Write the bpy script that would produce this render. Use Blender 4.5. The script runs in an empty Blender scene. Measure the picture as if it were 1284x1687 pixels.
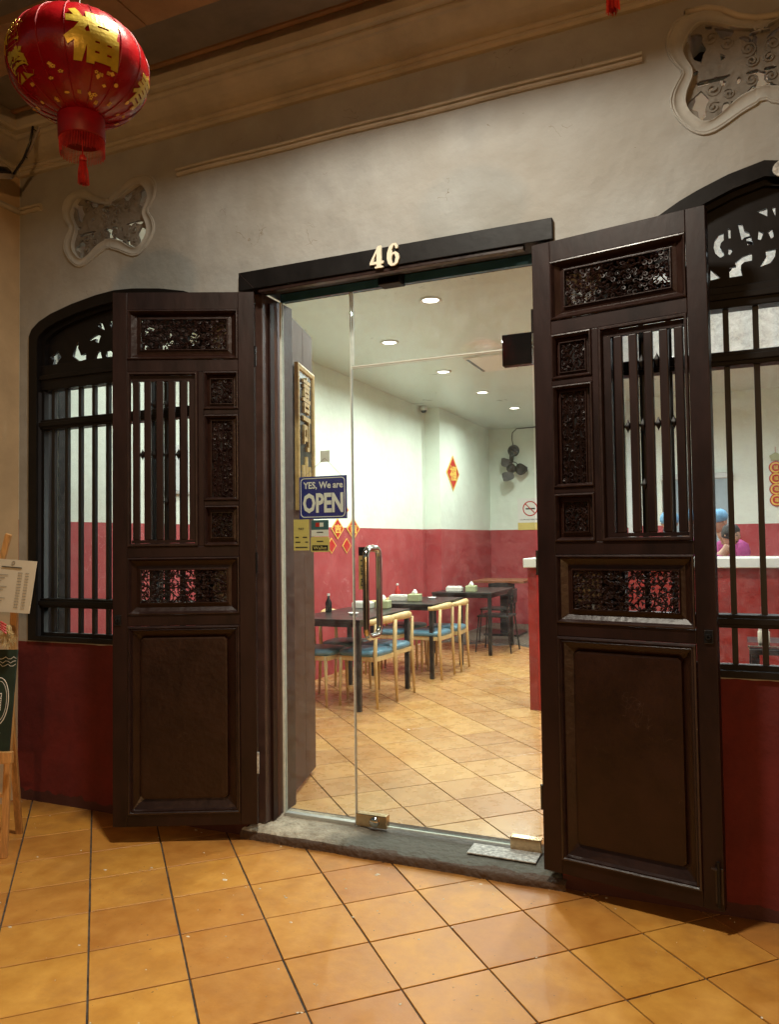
import bpy, bmesh, math, random
from mathutils import Vector, Matrix, noise
S=bpy.context.scene; C=S.collection
PI=math.pi
# ---------------------------------------------------------------- camera
CH=1.4; CD=3.15874
F=1276.007
R=((0.91725302,0.39807673,-0.01348386),(0.02685099,-0.02802336,0.99924657),(-0.39739894,0.91692399,0.03639327))
cd=bpy.data.cameras.new('camera'); cam=bpy.data.objects.new('camera',cd); C.objects.link(cam)
cd.sensor_fit='VERTICAL'; cd.sensor_height=36; cd.lens=36*F/1687; cd.clip_start=.02; cd.clip_end=2000
M=Matrix(((R[0][0],R[1][0],-R[2][0],0),(R[0][1],R[1][1],-R[2][1],-CD),(R[0][2],R[1][2],-R[2][2],CH),(0,0,0,1)))
cam.matrix_world=M
S.camera=cam
# ---------------------------------------------------------------- world: dusk sky
w=bpy.data.worlds.new('World'); S.world=w; w.use_nodes=True
nt=w.node_tree; bg=nt.nodes['Background']; sk=nt.nodes.new('ShaderNodeTexSky'); sk.sky_type='NISHITA'
sk.sun_disc=False; sk.sun_elevation=math.radians(1.0); sk.sun_rotation=math.radians(20)
nt.links.new(sk.outputs[0],bg.inputs[0]); bg.inputs[1].default_value=.12
S.view_settings.view_transform='Standard'; S.view_settings.look='None'; S.view_settings.exposure=0; S.view_settings.gamma=1
try: S.view_settings.use_curve_mapping=False
except Exception: pass
S.cycles.max_bounces=8; S.cycles.diffuse_bounces=4; S.cycles.transparent_max_bounces=24
S.cycles.sample_clamp_indirect=4; S.cycles.caustics_reflective=False; S.cycles.caustics_refractive=False
S.cycles.use_denoising=True
LAMP_MAIN=80; LAMP_STREET=700; DOWN=8.2
# ---------------------------------------------------------------- materials
def mat(name,col,rough=.5,metal=0,var=.15,scale=6,bump=0,bscale=40,col2=None,spec=.5,coat=0,emit=None,estr=0,extra=None,stretch=None):
    m=bpy.data.materials.new(name); m.use_nodes=True; t=m.node_tree; b=t.nodes['Principled BSDF']
    b.inputs['Roughness'].default_value=rough; b.inputs['Metallic'].default_value=metal
    b.inputs['Specular IOR Level'].default_value=spec
    if coat: b.inputs['Coat Weight'].default_value=coat; b.inputs['Coat Roughness'].default_value=.15
    g=t.nodes.new('ShaderNodeNewGeometry'); v=g.outputs['Position']
    if stretch:
        mp=t.nodes.new('ShaderNodeMapping'); mp.inputs['Scale'].default_value=stretch; t.links.new(v,mp.inputs[0]); v=mp.outputs[0]
    n=t.nodes.new('ShaderNodeTexNoise'); n.inputs['Scale'].default_value=scale; n.inputs['Detail'].default_value=6; n.inputs['Roughness'].default_value=.62
    t.links.new(v,n.inputs['Vector'])
    r=t.nodes.new('ShaderNodeValToRGB'); c2=col2 or [c*(1-var) for c in col]; c1=col if col2 else [min(1,c*(1+var)) for c in col]
    r.color_ramp.elements[0].position=.34; r.color_ramp.elements[1].position=.66
    r.color_ramp.elements[0].color=(*c2,1); r.color_ramp.elements[1].color=(*c1,1)
    t.links.new(n.outputs[0],r.inputs[0]); out=r.outputs[0]
    mr=t.nodes.new('ShaderNodeMapRange'); mr.inputs[3].default_value=max(0,rough-.1); mr.inputs[4].default_value=min(1,rough+.12)
    t.links.new(n.outputs[0],mr.inputs[0]); t.links.new(mr.outputs[0],b.inputs['Roughness'])
    if bump:
        n2=t.nodes.new('ShaderNodeTexNoise'); n2.inputs['Scale'].default_value=bscale; n2.inputs['Detail'].default_value=8; t.links.new(v,n2.inputs['Vector'])
        bp=t.nodes.new('ShaderNodeBump'); bp.inputs['Strength'].default_value=bump; bp.inputs['Distance'].default_value=.02
        t.links.new(n2.outputs[0],bp.inputs['Height']); t.links.new(bp.outputs[0],b.inputs['Normal'])
    if extra: out=extra(t,out,b,v) or out
    t.links.new(out,b.inputs['Base Color'])
    if emit: b.inputs['Emission Color'].default_value=(*emit,1); b.inputs['Emission Strength'].default_value=estr
    return m
def mixc(t,fac,a,bcol):
    x=t.nodes.new('ShaderNodeMix'); x.data_type='RGBA'; t.links.new(fac,x.inputs[0])
    if isinstance(a,tuple): x.inputs[6].default_value=(*a,1)
    else: t.links.new(a,x.inputs[6])
    if isinstance(bcol,tuple): x.inputs[7].default_value=(*bcol,1)
    else: t.links.new(bcol,x.inputs[7])
    return x.outputs[2]
def zstep(t,h,noisy=.0):
    g=t.nodes.new('ShaderNodeNewGeometry'); s=t.nodes.new('ShaderNodeSeparateXYZ'); t.links.new(g.outputs['Position'],s.inputs[0])
    z=s.outputs[2]
    if noisy:
        n=t.nodes.new('ShaderNodeTexNoise'); n.inputs['Scale'].default_value=9; t.links.new(g.outputs['Position'],n.inputs['Vector'])
        a=t.nodes.new('ShaderNodeMath'); a.operation='MULTIPLY_ADD'; t.links.new(n.outputs[0],a.inputs[0]); a.inputs[1].default_value=noisy; t.links.new(z,a.inputs[2]); z=a.outputs[0]
    c=t.nodes.new('ShaderNodeMath'); c.operation='LESS_THAN'; t.links.new(z,c.inputs[0]); c.inputs[1].default_value=h+noisy*.5
    return c.outputs[0]
def cracks(t,v,scale,w,dens=.5):
    # thin irregular hairlines, present only in patches
    n0=t.nodes.new('ShaderNodeTexNoise'); n0.inputs['Scale'].default_value=3; n0.inputs['Detail'].default_value=5; t.links.new(v,n0.inputs['Vector'])
    av=t.nodes.new('ShaderNodeVectorMath'); av.operation='MULTIPLY_ADD'; t.links.new(n0.outputs['Color'],av.inputs[0]); av.inputs[1].default_value=(.5,.5,.5); t.links.new(v,av.inputs[2])
    vo=t.nodes.new('ShaderNodeTexVoronoi'); vo.feature='DISTANCE_TO_EDGE'; vo.inputs['Scale'].default_value=scale; t.links.new(av.outputs[0],vo.inputs['Vector'])
    lt=t.nodes.new('ShaderNodeMath'); lt.operation='LESS_THAN'; t.links.new(vo.outputs[0],lt.inputs[0]); lt.inputs[1].default_value=w
    n1=t.nodes.new('ShaderNodeTexNoise'); n1.inputs['Scale'].default_value=4.3; n1.inputs['Detail'].default_value=3; t.links.new(v,n1.inputs['Vector'])
    gt=t.nodes.new('ShaderNodeMath'); gt.operation='GREATER_THAN'; t.links.new(n1.outputs[0],gt.inputs[0]); gt.inputs[1].default_value=dens
    mu=t.nodes.new('ShaderNodeMath'); mu.operation='MULTIPLY'; t.links.new(lt.outputs[0],mu.inputs[0]); t.links.new(gt.outputs[0],mu.inputs[1])
    return mu.outputs[0]
def ex_facade(t,o,b,v):
    # broad old stains, hairline cracks and the red painted base
    n=t.nodes.new('ShaderNodeTexNoise'); n.inputs['Scale'].default_value=1.6; n.inputs['Detail'].default_value=4; t.links.new(v,n.inputs['Vector'])
    r=t.nodes.new('ShaderNodeValToRGB'); r.color_ramp.elements[0].position=.42; r.color_ramp.elements[1].position=.62; t.links.new(n.outputs[0],r.inputs[0])
    o=mixc(t,r.outputs[0],o,(.29,.28,.25))
    o=mixc(t,cracks(t,v,8,.005,.63),o,(.2,.165,.12))
    n=t.nodes.new('ShaderNodeTexNoise'); n.inputs['Scale'].default_value=5; n.inputs['Detail'].default_value=8; n.inputs['Roughness'].default_value=.7; t.links.new(v,n.inputs['Vector'])
    q=t.nodes.new('ShaderNodeValToRGB'); q.color_ramp.elements[0].position=.35; q.color_ramp.elements[1].position=.7; q.color_ramp.elements[0].color=(.085,.006,.006,1); q.color_ramp.elements[1].color=(.14,.010,.009,1); t.links.new(n.outputs[0],q.inputs[0])
    red=mixc(t,zstep(t,.05,.10),q.outputs[0],(.05,.012,.010))
    return mixc(t,zstep(t,.868,.012),o,red)
def ex_room(t,o,b,v):
    n=t.nodes.new('ShaderNodeTexNoise'); n.inputs['Scale'].default_value=2.5; n.inputs['Detail'].default_value=5; t.links.new(v,n.inputs['Vector'])
    r=t.nodes.new('ShaderNodeValToRGB'); r.color_ramp.elements[0].position=.4; r.color_ramp.elements[1].position=.7; r.color_ramp.elements[0].color=(.38,.045,.05,1); r.color_ramp.elements[1].color=(.45,.075,.08,1); t.links.new(n.outputs[0],r.inputs[0])
    red=mixc(t,cracks(t,v,9,.012,.6),r.outputs[0],(.55,.2,.2))
    return mixc(t,zstep(t,1.545,.004),o,red)
m_fac=mat('facade_plaster',(.35,.355,.34),.8,var=.12,scale=3.5,bump=.6,bscale=8,extra=ex_facade)
m_trim=mat('trim_plaster',(.46,.42,.34),.8,var=.14,scale=5,bump=.35,bscale=14)
m_rim=mat('rim_plaster',(.36,.355,.325),.85,var=.15,scale=6,bump=.3,bscale=14)
m_carvepl=mat('carved_plaster',(.19,.175,.15),.85,var=.2,scale=9,bump=.3,bscale=40)
m_room=mat('room_plaster',(.76,.84,.75),.6,var=.04,scale=3,bump=.4,bscale=9,extra=ex_room)
m_ceil=mat('ceiling_paint',(.64,.73,.69),.30,var=.02,scale=2,spec=.6)
def ex_door(t,o,b,v):
    o=mixc(t,cracks(t,v,26,.014,.66),o,(.045,.025,.018))
    return mixc(t,zstep(t,.16,.16),o,(.024,.009,.0048))
m_door=mat('old_door_lacquer',(.0135,.0040,.0027),.45,var=.4,scale=9,bump=.07,bscale=28,spec=.3,extra=None,stretch=(1,1,.35))
m_doorp=mat('old_door_panel',(.017,.0052,.0026),.38,var=.25,scale=7,bump=.14,bscale=34,spec=.35,extra=ex_door)
m_doorbead=mat('worn_bead',(.022,.010,.008),.33,var=.3,scale=25,bump=.06,bscale=60,spec=.55)
m_black=mat('black_lacquer',(.006,.005,.005),.5,var=.3,scale=10,bump=.05,bscale=30,spec=.25)
m_bar=mat('black_iron',(.006,.006,.006),.45,var=.3,scale=20)
m_wood=mat('brown_plank',(.085,.040,.025),.55,var=.25,scale=14,bump=.08,bscale=30,stretch=(9,9,.35),spec=.2)
m_jamb=mat('brown_jamb',(.055,.030,.024),.4,var=.25,scale=12,bump=.1)
def ex_sill(t,o,b,v):
    g=t.nodes.new('ShaderNodeNewGeometry'); sx=t.nodes.new('ShaderNodeSeparateXYZ'); t.links.new(g.outputs['Position'],sx.inputs[0])
    n2=t.nodes.new('ShaderNodeTexNoise'); n2.inputs['Scale'].default_value=6; n2.inputs['Detail'].default_value=7; t.links.new(v,n2.inputs['Vector'])
    ad=t.nodes.new('ShaderNodeMath'); ad.operation='MULTIPLY_ADD'; t.links.new(n2.outputs[0],ad.inputs[0]); ad.inputs[1].default_value=.5; t.links.new(sx.outputs[0],ad.inputs[2])
    mr=t.nodes.new('ShaderNodeMapRange'); mr.inputs[1].default_value=-1.62; mr.inputs[2].default_value=-1.25; t.links.new(ad.outputs[0],mr.inputs[0])
    o=mixc(t,mr.outputs[0],o,(.10,.097,.078))
    return mixc(t,zstep(t,.037,.01),o,(.075,.045,.028))
m_sill=mat('stone_sill',(.52,.45,.34),.8,col2=(.30,.25,.18),scale=16,bump=1,bscale=30,extra=ex_sill)
m_grout=mat('dark_grout',(.035,.028,.022),.9,col2=(.12,.10,.085),scale=20,bump=.3)
def ex_tile(t,o,b,v):
    oi=t.nodes.new('ShaderNodeObjectInfo'); hs=t.nodes.new('ShaderNodeHueSaturation')
    a=t.nodes.new('ShaderNodeMapRange'); a.inputs[3].default_value=.86; a.inputs[4].default_value=1.12; t.links.new(oi.outputs['Random'],a.inputs[0]); t.links.new(a.outputs[0],hs.inputs['Value'])
    h=t.nodes.new('ShaderNodeMapRange'); h.inputs[3].default_value=.493; h.inputs[4].default_value=.505; t.links.new(oi.outputs['Random'],h.inputs[0]); t.links.new(h.outputs[0],hs.inputs['Hue'])
    t.links.new(o,hs.inputs['Color']); o=hs.outputs[0]
    n=t.nodes.new('ShaderNodeTexNoise'); n.inputs['Scale'].default_value=55; n.inputs['Detail'].default_value=3; t.links.new(v,n.inputs['Vector'])
    g=t.nodes.new('ShaderNodeMath'); g.operation='GREATER_THAN'; g.inputs[1].default_value=.735; t.links.new(n.outputs[0],g.inputs[0])
    o=mixc(t,g.outputs[0],o,(.12,.06,.025))
    n=t.nodes.new('ShaderNodeTexNoise'); n.inputs['Scale'].default_value=2.2; n.inputs['Detail'].default_value=7; n.inputs['Roughness'].default_value=.7; t.links.new(v,n.inputs['Vector'])
    r=t.nodes.new('ShaderNodeValToRGB'); r.color_ramp.elements[0].position=.5; r.color_ramp.elements[1].position=.75; t.links.new(n.outputs[0],r.inputs[0])
    o=mixc(t,r.outputs[0],o,(.44,.19,.045))
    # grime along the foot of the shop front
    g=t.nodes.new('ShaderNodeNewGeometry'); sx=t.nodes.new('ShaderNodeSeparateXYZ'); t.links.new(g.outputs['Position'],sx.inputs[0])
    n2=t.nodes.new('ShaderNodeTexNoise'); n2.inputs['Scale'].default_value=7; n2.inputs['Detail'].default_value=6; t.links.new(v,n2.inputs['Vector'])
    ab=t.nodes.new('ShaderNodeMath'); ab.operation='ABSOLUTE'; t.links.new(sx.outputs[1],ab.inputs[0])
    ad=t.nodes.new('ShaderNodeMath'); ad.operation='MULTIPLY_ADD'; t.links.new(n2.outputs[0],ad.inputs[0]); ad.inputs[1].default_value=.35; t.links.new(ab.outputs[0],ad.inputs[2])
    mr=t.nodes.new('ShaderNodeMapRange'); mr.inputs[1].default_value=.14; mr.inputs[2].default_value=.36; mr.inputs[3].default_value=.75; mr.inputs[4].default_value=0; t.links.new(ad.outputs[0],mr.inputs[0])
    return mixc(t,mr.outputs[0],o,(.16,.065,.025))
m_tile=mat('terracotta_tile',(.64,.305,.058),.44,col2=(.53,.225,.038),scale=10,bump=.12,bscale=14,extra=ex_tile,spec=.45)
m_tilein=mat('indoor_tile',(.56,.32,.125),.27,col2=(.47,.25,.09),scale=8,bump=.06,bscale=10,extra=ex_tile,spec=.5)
m_hex=mat('mosaic_dark',(.10,.08,.06),.4,col2=(.3,.26,.2),scale=30)
m_steel=mat('polished_steel',(.62,.61,.58),.14,1,var=.05)
m_copper=mat('brushed_steel_warm',(.50,.34,.19),.18,1,var=.1,scale=60)
m_alu=mat('aluminium',(.55,.56,.53),.4,.7,var=.08,scale=30)
m_seal=mat('silicone_seal',(.62,.66,.60),.5,var=.1,scale=30)
m_chalk=mat('worn_white_metal',(.62,.62,.58),.5,col2=(.2,.2,.19),scale=60,bump=.3,bscale=80)
m_blk=mat('black_plastic',(.010,.010,.011),.25,var=.1)
m_blue=mat('sign_blue',(.012,.02,.20),.35,var=.1)
m_bluerefl=mat('blue_reflection',(.10,.36,.80),.4,var=.15)  # colour of the reflection at the head of the glass
m_white=mat('white_print',(.80,.80,.76),.45,var=.03)
m_cream=mat('cream_card',(.72,.66,.52),.6,var=.05)
m_yel=mat('yellow_card',(.68,.55,.17),.5,var=.06)
m_teal=mat('teal_card',(.04,.12,.14),.4)
m_goldwood=mat('gold_wood',(.50,.34,.13),.5,var=.2,scale=30,bump=.1)
m_gold=mat('gold_foil',(.62,.46,.04),.35,.25,var=.25,scale=18,bump=.1)
m_goldp=mat('gold_print',(.80,.52,.10),.4,var=.15,scale=60)
m_red=mat('red_print',(.50,.02,.015),.45,var=.1)
m_lred=mat('lantern_red',(.27,.002,.005),.25,var=.2,scale=10,bump=.08,bscale=50,spec=.55)
m_lred2=mat('lantern_collar',(.30,.002,.008),.5,var=.25,scale=20)
m_fringe=mat('red_fringe',(.62,.03,.02),.5,var=.3,scale=60)
m_chair=mat('blond_wood',(.62,.45,.20),.4,var=.15,scale=10,stretch=(4,4,1))
m_seat=mat('blue_vinyl',(.10,.22,.30),.35,var=.2,scale=18,bump=.1)
m_tbl=mat('black_table',(.014,.013,.013),.3,var=.2)
m_brown=mat('brown_top',(.25,.09,.04),.35,var=.2)
m_tissue=mat('tissue',(.82,.82,.80),.8,var=.03)
m_box=mat('pale_green_box',(.40,.44,.24),.5,var=.1)
m_easel=mat('pine',(.52,.27,.09),.5,var=.25,scale=14,bump=.1,stretch=(6,6,.7))
m_board=mat('chalkboard',(.012,.028,.016),.75,var=.3,scale=12)
m_ink=mat('dark_ink',(.03,.028,.025),.6)
m_straw=mat('straw',(.60,.47,.24),.8,var=.3,scale=50)
m_counter=mat('counter_top',(.72,.72,.64),.3,var=.05)
m_cred=mat('counter_red',(.30,.03,.025),.35,var=.2,scale=5,bump=.1)
m_kit=mat('kitchen_panel',(.62,.66,.66),.35,var=.05,scale=3)
m_skin=mat('skin',(.45,.27,.18),.5,var=.06)
m_cap=mat('blue_cap',(.13,.32,.50),.7,var=.2,scale=60,bump=.2)
m_pink=mat('magenta_shirt',(.36,.05,.20),.8,var=.15,scale=20)
m_hair=mat('hair',(.01,.008,.007),.6)
m_cloth=mat('patterned_cream_cloth',(.66,.58,.46),.8,col2=(.24,.18,.13),scale=45)
m_grey=mat('grey_cloth',(.10,.10,.10),.8,var=.5,scale=30,stretch=(3,3,.4))
m_reveal=mat('dark_reveal',(.028,.028,.032),.5,var=.1)
m_patch=mat('dark_gloss_metal',(.07,.05,.045),.12,1,var=.1)
m_beam=mat('beam_paint',(.22,.19,.16),.75,var=.2,scale=4,bump=.1)
m_board2=mat('ceiling_board',(.34,.20,.11),.7,var=.2,scale=5,bump=.1)
m_dark=mat('void_boards',(.035,.04,.042),.8,var=.2)
m_pier=mat('pier_plaster',(.50,.37,.22),.8,var=.1,scale=4,bump=.3,bscale=9)
m_asph=mat('asphalt',(.05,.05,.052),.9,var=.3,scale=30,bump=.2)
m_pvc=mat('grey_pvc',(.28,.25,.22),.5)
m_emit=mat('lamp_diffuser',(.9,.9,.88),.5,emit=(1,.97,.88),estr=9)
def glassmat(name,tint,refl=.05,rough=.0,dust=0):
    m=bpy.data.materials.new(name); m.use_nodes=True; t=m.node_tree; t.nodes.remove(t.nodes['Principled BSDF'])
    o=t.nodes['Material Output']; tr=t.nodes.new('ShaderNodeBsdfTransparent'); tr.inputs[0].default_value=(*tint,1)
    gl=t.nodes.new('ShaderNodeBsdfGlossy'); gl.inputs['Roughness'].default_value=rough
    ge=t.nodes.new('ShaderNodeNewGeometry'); dt=t.nodes.new('ShaderNodeVectorMath'); dt.operation='DOT_PRODUCT'; t.links.new(ge.outputs['Incoming'],dt.inputs[0]); t.links.new(ge.outputs['Normal'],dt.inputs[1])
    def mth(op,a,b=0.0):
        q=t.nodes.new('ShaderNodeMath'); q.operation=op
        for k,vv in enumerate((a,b)):
            if isinstance(vv,(int,float)): q.inputs[k].default_value=vv
            else: t.links.new(vv,q.inputs[k])
        return q.outputs[0]
    fr=mth('ADD',mth('MULTIPLY',mth('POWER',mth('SUBTRACT',1.0,mth('ABSOLUTE',dt.outputs['Value'])),5.0),.9),.035)
    mx=t.nodes.new('ShaderNodeMixShader'); t.links.new(fr,mx.inputs[0]); t.links.new(tr.outputs[0],mx.inputs[1]); t.links.new(gl.outputs[0],mx.inputs[2])
    out=mx.outputs[0]
    if dust:
        g=t.nodes.new('ShaderNodeNewGeometry'); n=t.nodes.new('ShaderNodeTexNoise'); n.inputs['Scale'].default_value=21; n.inputs['Detail'].default_value=12; n.inputs['Roughness'].default_value=.8; n.inputs['Distortion'].default_value=.3; t.links.new(g.outputs['Position'],n.inputs['Vector'])
        r=t.nodes.new('ShaderNodeMapRange'); r.inputs[1].default_value=.42 if dust<.5 else .3; r.inputs[2].default_value=.85; r.inputs[3].default_value=0 if dust<.5 else .10; r.inputs[4].default_value=dust; t.links.new(n.outputs[0],r.inputs[0])
        d=t.nodes.new('ShaderNodeBsdfDiffuse'); d.inputs[0].default_value=(.7,.72,.7,1); tl=t.nodes.new('ShaderNodeBsdfTranslucent'); tl.inputs[0].default_value=(.8,.83,.82,1)
        a=t.nodes.new('ShaderNodeAddShader'); t.links.new(d.outputs[0],a.inputs[0]); t.links.new(tl.outputs[0],a.inputs[1])
        m2=t.nodes.new('ShaderNodeMixShader'); t.links.new(r.outputs[0],m2.inputs[0]); t.links.new(out,m2.inputs[1]); t.links.new(a.outputs[0],m2.inputs[2]); out=m2.outputs[0]
    t.links.new(out,o.inputs[0]); return m
m_glass=glassmat('door_glass',(.93,.96,.94),dust=.035)
m_glasst=glassmat('transom_glass',(.92,.95,.93),dust=.07)
m_glassw=glassmat('window_glass',(.92,.95,.95),dust=.05)
m_glassf=glassmat('dusty_glass',(.85,.9,.9),dust=.5)
# ---------------------------------------------------------------- geometry helpers
def new(name,me,m,parent=None):
    o=bpy.data.objects.new(name,me); C.objects.link(o)
    if m is not None: me.materials.append(m)
    if parent is not None: o.parent=parent
    return o
class MB:
    def __init__(s): s.v=[]; s.f=[]
    def add(s,vs,fs):
        n=len(s.v); s.v+=[tuple(x) for x in vs]; s.f+=[tuple(i+n for i in f) for f in fs]; return s
    def box(s,x0,x1,y0,y1,z0,z1,c=0):
        if c<=0:
            return s.add([(x,y,z) for z in (z0,z1) for x,y in ((x0,y0),(x1,y0),(x1,y1),(x0,y1))],[(0,3,2,1),(4,5,6,7),(0,1,5,4),(1,2,6,5),(2,3,7,6),(3,0,4,7)])
        # octagonal prism style chamfer of the four longest-facing edges (z direction)
        a=[(x0+c,y0),(x1-c,y0),(x1,y0+c),(x1,y1-c),(x1-c,y1),(x0+c,y1),(x0,y1-c),(x0,y0+c)]
        return s.prism([(p[0],p[1]) for p in a],z0,z1)
    def prism(s,poly,z0,z1,ax='z'):
        k=len(poly)
        f={'z':lambda p,h:(p[0],p[1],h),'y':lambda p,h:(p[0],h,p[1]),'x':lambda p,h:(h,p[0],p[1])}[ax]
        vs=[f(p,z0) for p in poly]+[f(p,z1) for p in poly]
        return s.add(vs,[tuple(range(k))[::-1],tuple(range(k,2*k))]+[(i,(i+1)%k,(i+1)%k+k,i+k) for i in range(k)])
    def tube(s,pts,r,n=8,caps=True,flat=1):
        pts=[Vector(p) for p in pts]; k=len(pts); rs=r if isinstance(r,(list,tuple)) else [r]*k
        vs=[];up=None
        for i,p in enumerate(pts):
            d=(pts[min(i+1,k-1)]-pts[max(i-1,0)]); d.normalize()
            if up is None:
                up=Vector((0,1,0)) if abs(d.y)<.9 else Vector((1,0,0))
            a=up-d*up.dot(d)
            if a.length<1e-5: a=d.orthogonal()
            a.normalize(); b=d.cross(a); up=a
            for j in range(n):
                t=2*PI*j/n; vs.append(p+a*math.cos(t)*rs[i]*flat+b*math.sin(t)*rs[i])
        fs=[(i*n+j,i*n+(j+1)%n,(i+1)*n+(j+1)%n,(i+1)*n+j) for i in range(k-1) for j in range(n)]
        if caps: fs+=[tuple(range(n))[::-1],tuple(range((k-1)*n,k*n))]
        return s.add(vs,fs)
    def lathe(s,prof,cx=0,cy=0,n=24,a0=0,a1=2*PI):
        k=len(prof); full=abs(a1-a0-2*PI)<1e-6; m=n if full else n+1
        vs=[(cx+r*math.cos(a0+(a1-a0)*j/n),cy+r*math.sin(a0+(a1-a0)*j/n),z) for r,z in prof for j in range(m)]
        return s.add(vs,[(i*m+j,i*m+(j+1)%m,(i+1)*m+(j+1)%m,(i+1)*m+j) for i in range(k-1) for j in range(n)])
    def rings(s,loops,close=False,fill=True):
        # loops of equal length joined in order
        k=len(loops[0]); vs=[p for l in loops for p in l]
        fs=[(i*k+j,i*k+(j+1)%k,(i+1)*k+(j+1)%k,(i+1)*k+j) for i in range(len(loops)-1) for j in range(k)]
        if fill: fs.append(tuple(range((len(loops)-1)*k,len(loops)*k)))
        return s.add(vs,fs)
    def xf(s,mt):
        s.v=[tuple(mt@Vector(p)) for p in s.v]; return s
    def mesh(s,name,smooth=False,recalc=True,bev=0):
        me=bpy.data.meshes.new(name); me.from_pydata(s.v,[],s.f)
        if recalc or bev:
            bm=bmesh.new(); bm.from_mesh(me)
            if bev:
                bmesh.ops.bevel(bm,geom=[e for e in bm.edges if e.is_manifold and e.calc_face_angle(0)>.5],offset=bev,segments=2,affect='EDGES',profile=.5)
            bmesh.ops.recalc_face_normals(bm,faces=bm.faces); bm.to_mesh(me); bm.free()
        if smooth: me.polygons.foreach_set('use_smooth',[True]*len(me.polygons))
        me.update(); return me
    def build(s,name,m,parent=None,smooth=False,recalc=True,bev=0): return new(name,s.mesh(name,smooth,recalc,bev),m,parent)
def thing(name,label,cat,loc=(0,0,0),rz=0,group=None):
    o=bpy.data.objects.new(name,None); C.objects.link(o); o.location=loc; o.rotation_euler=(0,0,rz); o.empty_display_size=.1
    o['label']=label; o['category']=cat
    if group: o['group']=group
    return o
def tag(o,label,cat,group=None):
    o['label']=label; o['category']=cat
    if group: o['group']=group
    return o
def struct(o): o['kind']='structure'; return o
def stuff(o): o['kind']='stuff'; return o
def box(name,m,parent,*a,bev=0): return MB().box(*a).build(name,m,parent,bev=bev)
def curve_mesh(name,outer,holes,depth,res=1):
    """2D outline with holes, extruded: x,y in the curve plane; returned mesh has x->x, y->z, thickness along y 0..depth"""
    cu=bpy.data.curves.new(name,'CURVE'); cu.dimensions='2D'; cu.fill_mode='BOTH'; cu.extrude=depth/2
    for pl in [outer]+holes:
        sp=cu.splines.new('POLY'); sp.points.add(len(pl)-1)
        for i,p in enumerate(pl): sp.points[i].co=(p[0],p[1],0,1)
        sp.use_cyclic_u=True
    o=bpy.data.objects.new(name,cu); C.objects.link(o)
    dg=bpy.context.evaluated_depsgraph_get(); me=bpy.data.meshes.new_from_object(o.evaluated_get(dg)); me.name=name
    bpy.data.objects.remove(o); bpy.data.curves.remove(cu)
    for v in me.vertices: x,y,z=v.co; v.co=(x,depth/2-z,y)
    me.materials.clear(); me.update(); return me
def text_mesh(txt,w,h,depth=.001,bold=0.0,align='CENTER'):
    cu=bpy.data.curves.new('t','FONT'); cu.body=txt; cu.size=1; cu.extrude=.001; cu.offset=bold; cu.resolution_u=2
    o=bpy.data.objects.new('t',cu); C.objects.link(o)
    dg=bpy.context.evaluated_depsgraph_get(); me=bpy.data.meshes.new_from_object(o.evaluated_get(dg))
    bpy.data.objects.remove(o); bpy.data.curves.remove(cu)
    if len(me.vertices)==0: return me
    xs=[v.co.x for v in me.vertices]; ys=[v.co.y for v in me.vertices]
    x0,x1,y0,y1=min(xs),max(xs),min(ys),max(ys)
    sx=w/(x1-x0); sy=(h/(y1-y0)) if h else sx
    for v in me.vertices:
        v.co=((v.co.x-(x0+x1)/2)*sx,-v.co.z/.001*depth/2,(v.co.y-(y0+y1)/2)*sy)
    me.materials.clear(); me.update(); return me      # lies in xz plane, front -y
def text(name,txt,w,h,m,parent,loc,rz=0,depth=.0015,bold=0.0):
    o=new(name,text_mesh(txt,w,h,depth,bold),m,parent); o.location=loc; o.rotation_euler=(0,0,rz); return o
def rect(x0,x1,z0,z1): return [(x0,z0),(x1,z0),(x1,z1),(x0,z1)]
# ---------------------------------------------------------------- carving
def spiral(mb,cx,cz,r,turn,ph,hand,tr,y,n=13,sx=1):
    pts=[];rs=[]
    for i in range(n):
        t=i/(n-1); a=ph+hand*turn*2*PI*t; rr=r*(1-t*.86)
        pts.append((cx+rr*math.cos(a)*sx,y+.3*tr*math.sin(a*1.5),cz+rr*math.sin(a))); rs.append(tr*(.55+.9*t))
    mb.tube(pts,rs,5)
def leaf(mb,cx,cz,l,wd,a,y,th):
    ca,sa=math.cos(a),math.sin(a)
    P=lambda u,v,h:(cx+u*ca-v*sa,y+h,cz+u*sa+v*ca)
    mb.add([P(-l/2,0,0),P(-l*.1,wd/2,0),P(l/2,0,.0),P(-l*.1,-wd/2,0),P(0,0,-th),P(0,0,th)],[(0,1,4),(1,2,4),(2,3,4),(3,0,4),(1,0,5),(2,1,5),(3,2,5),(0,3,5)])
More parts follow.
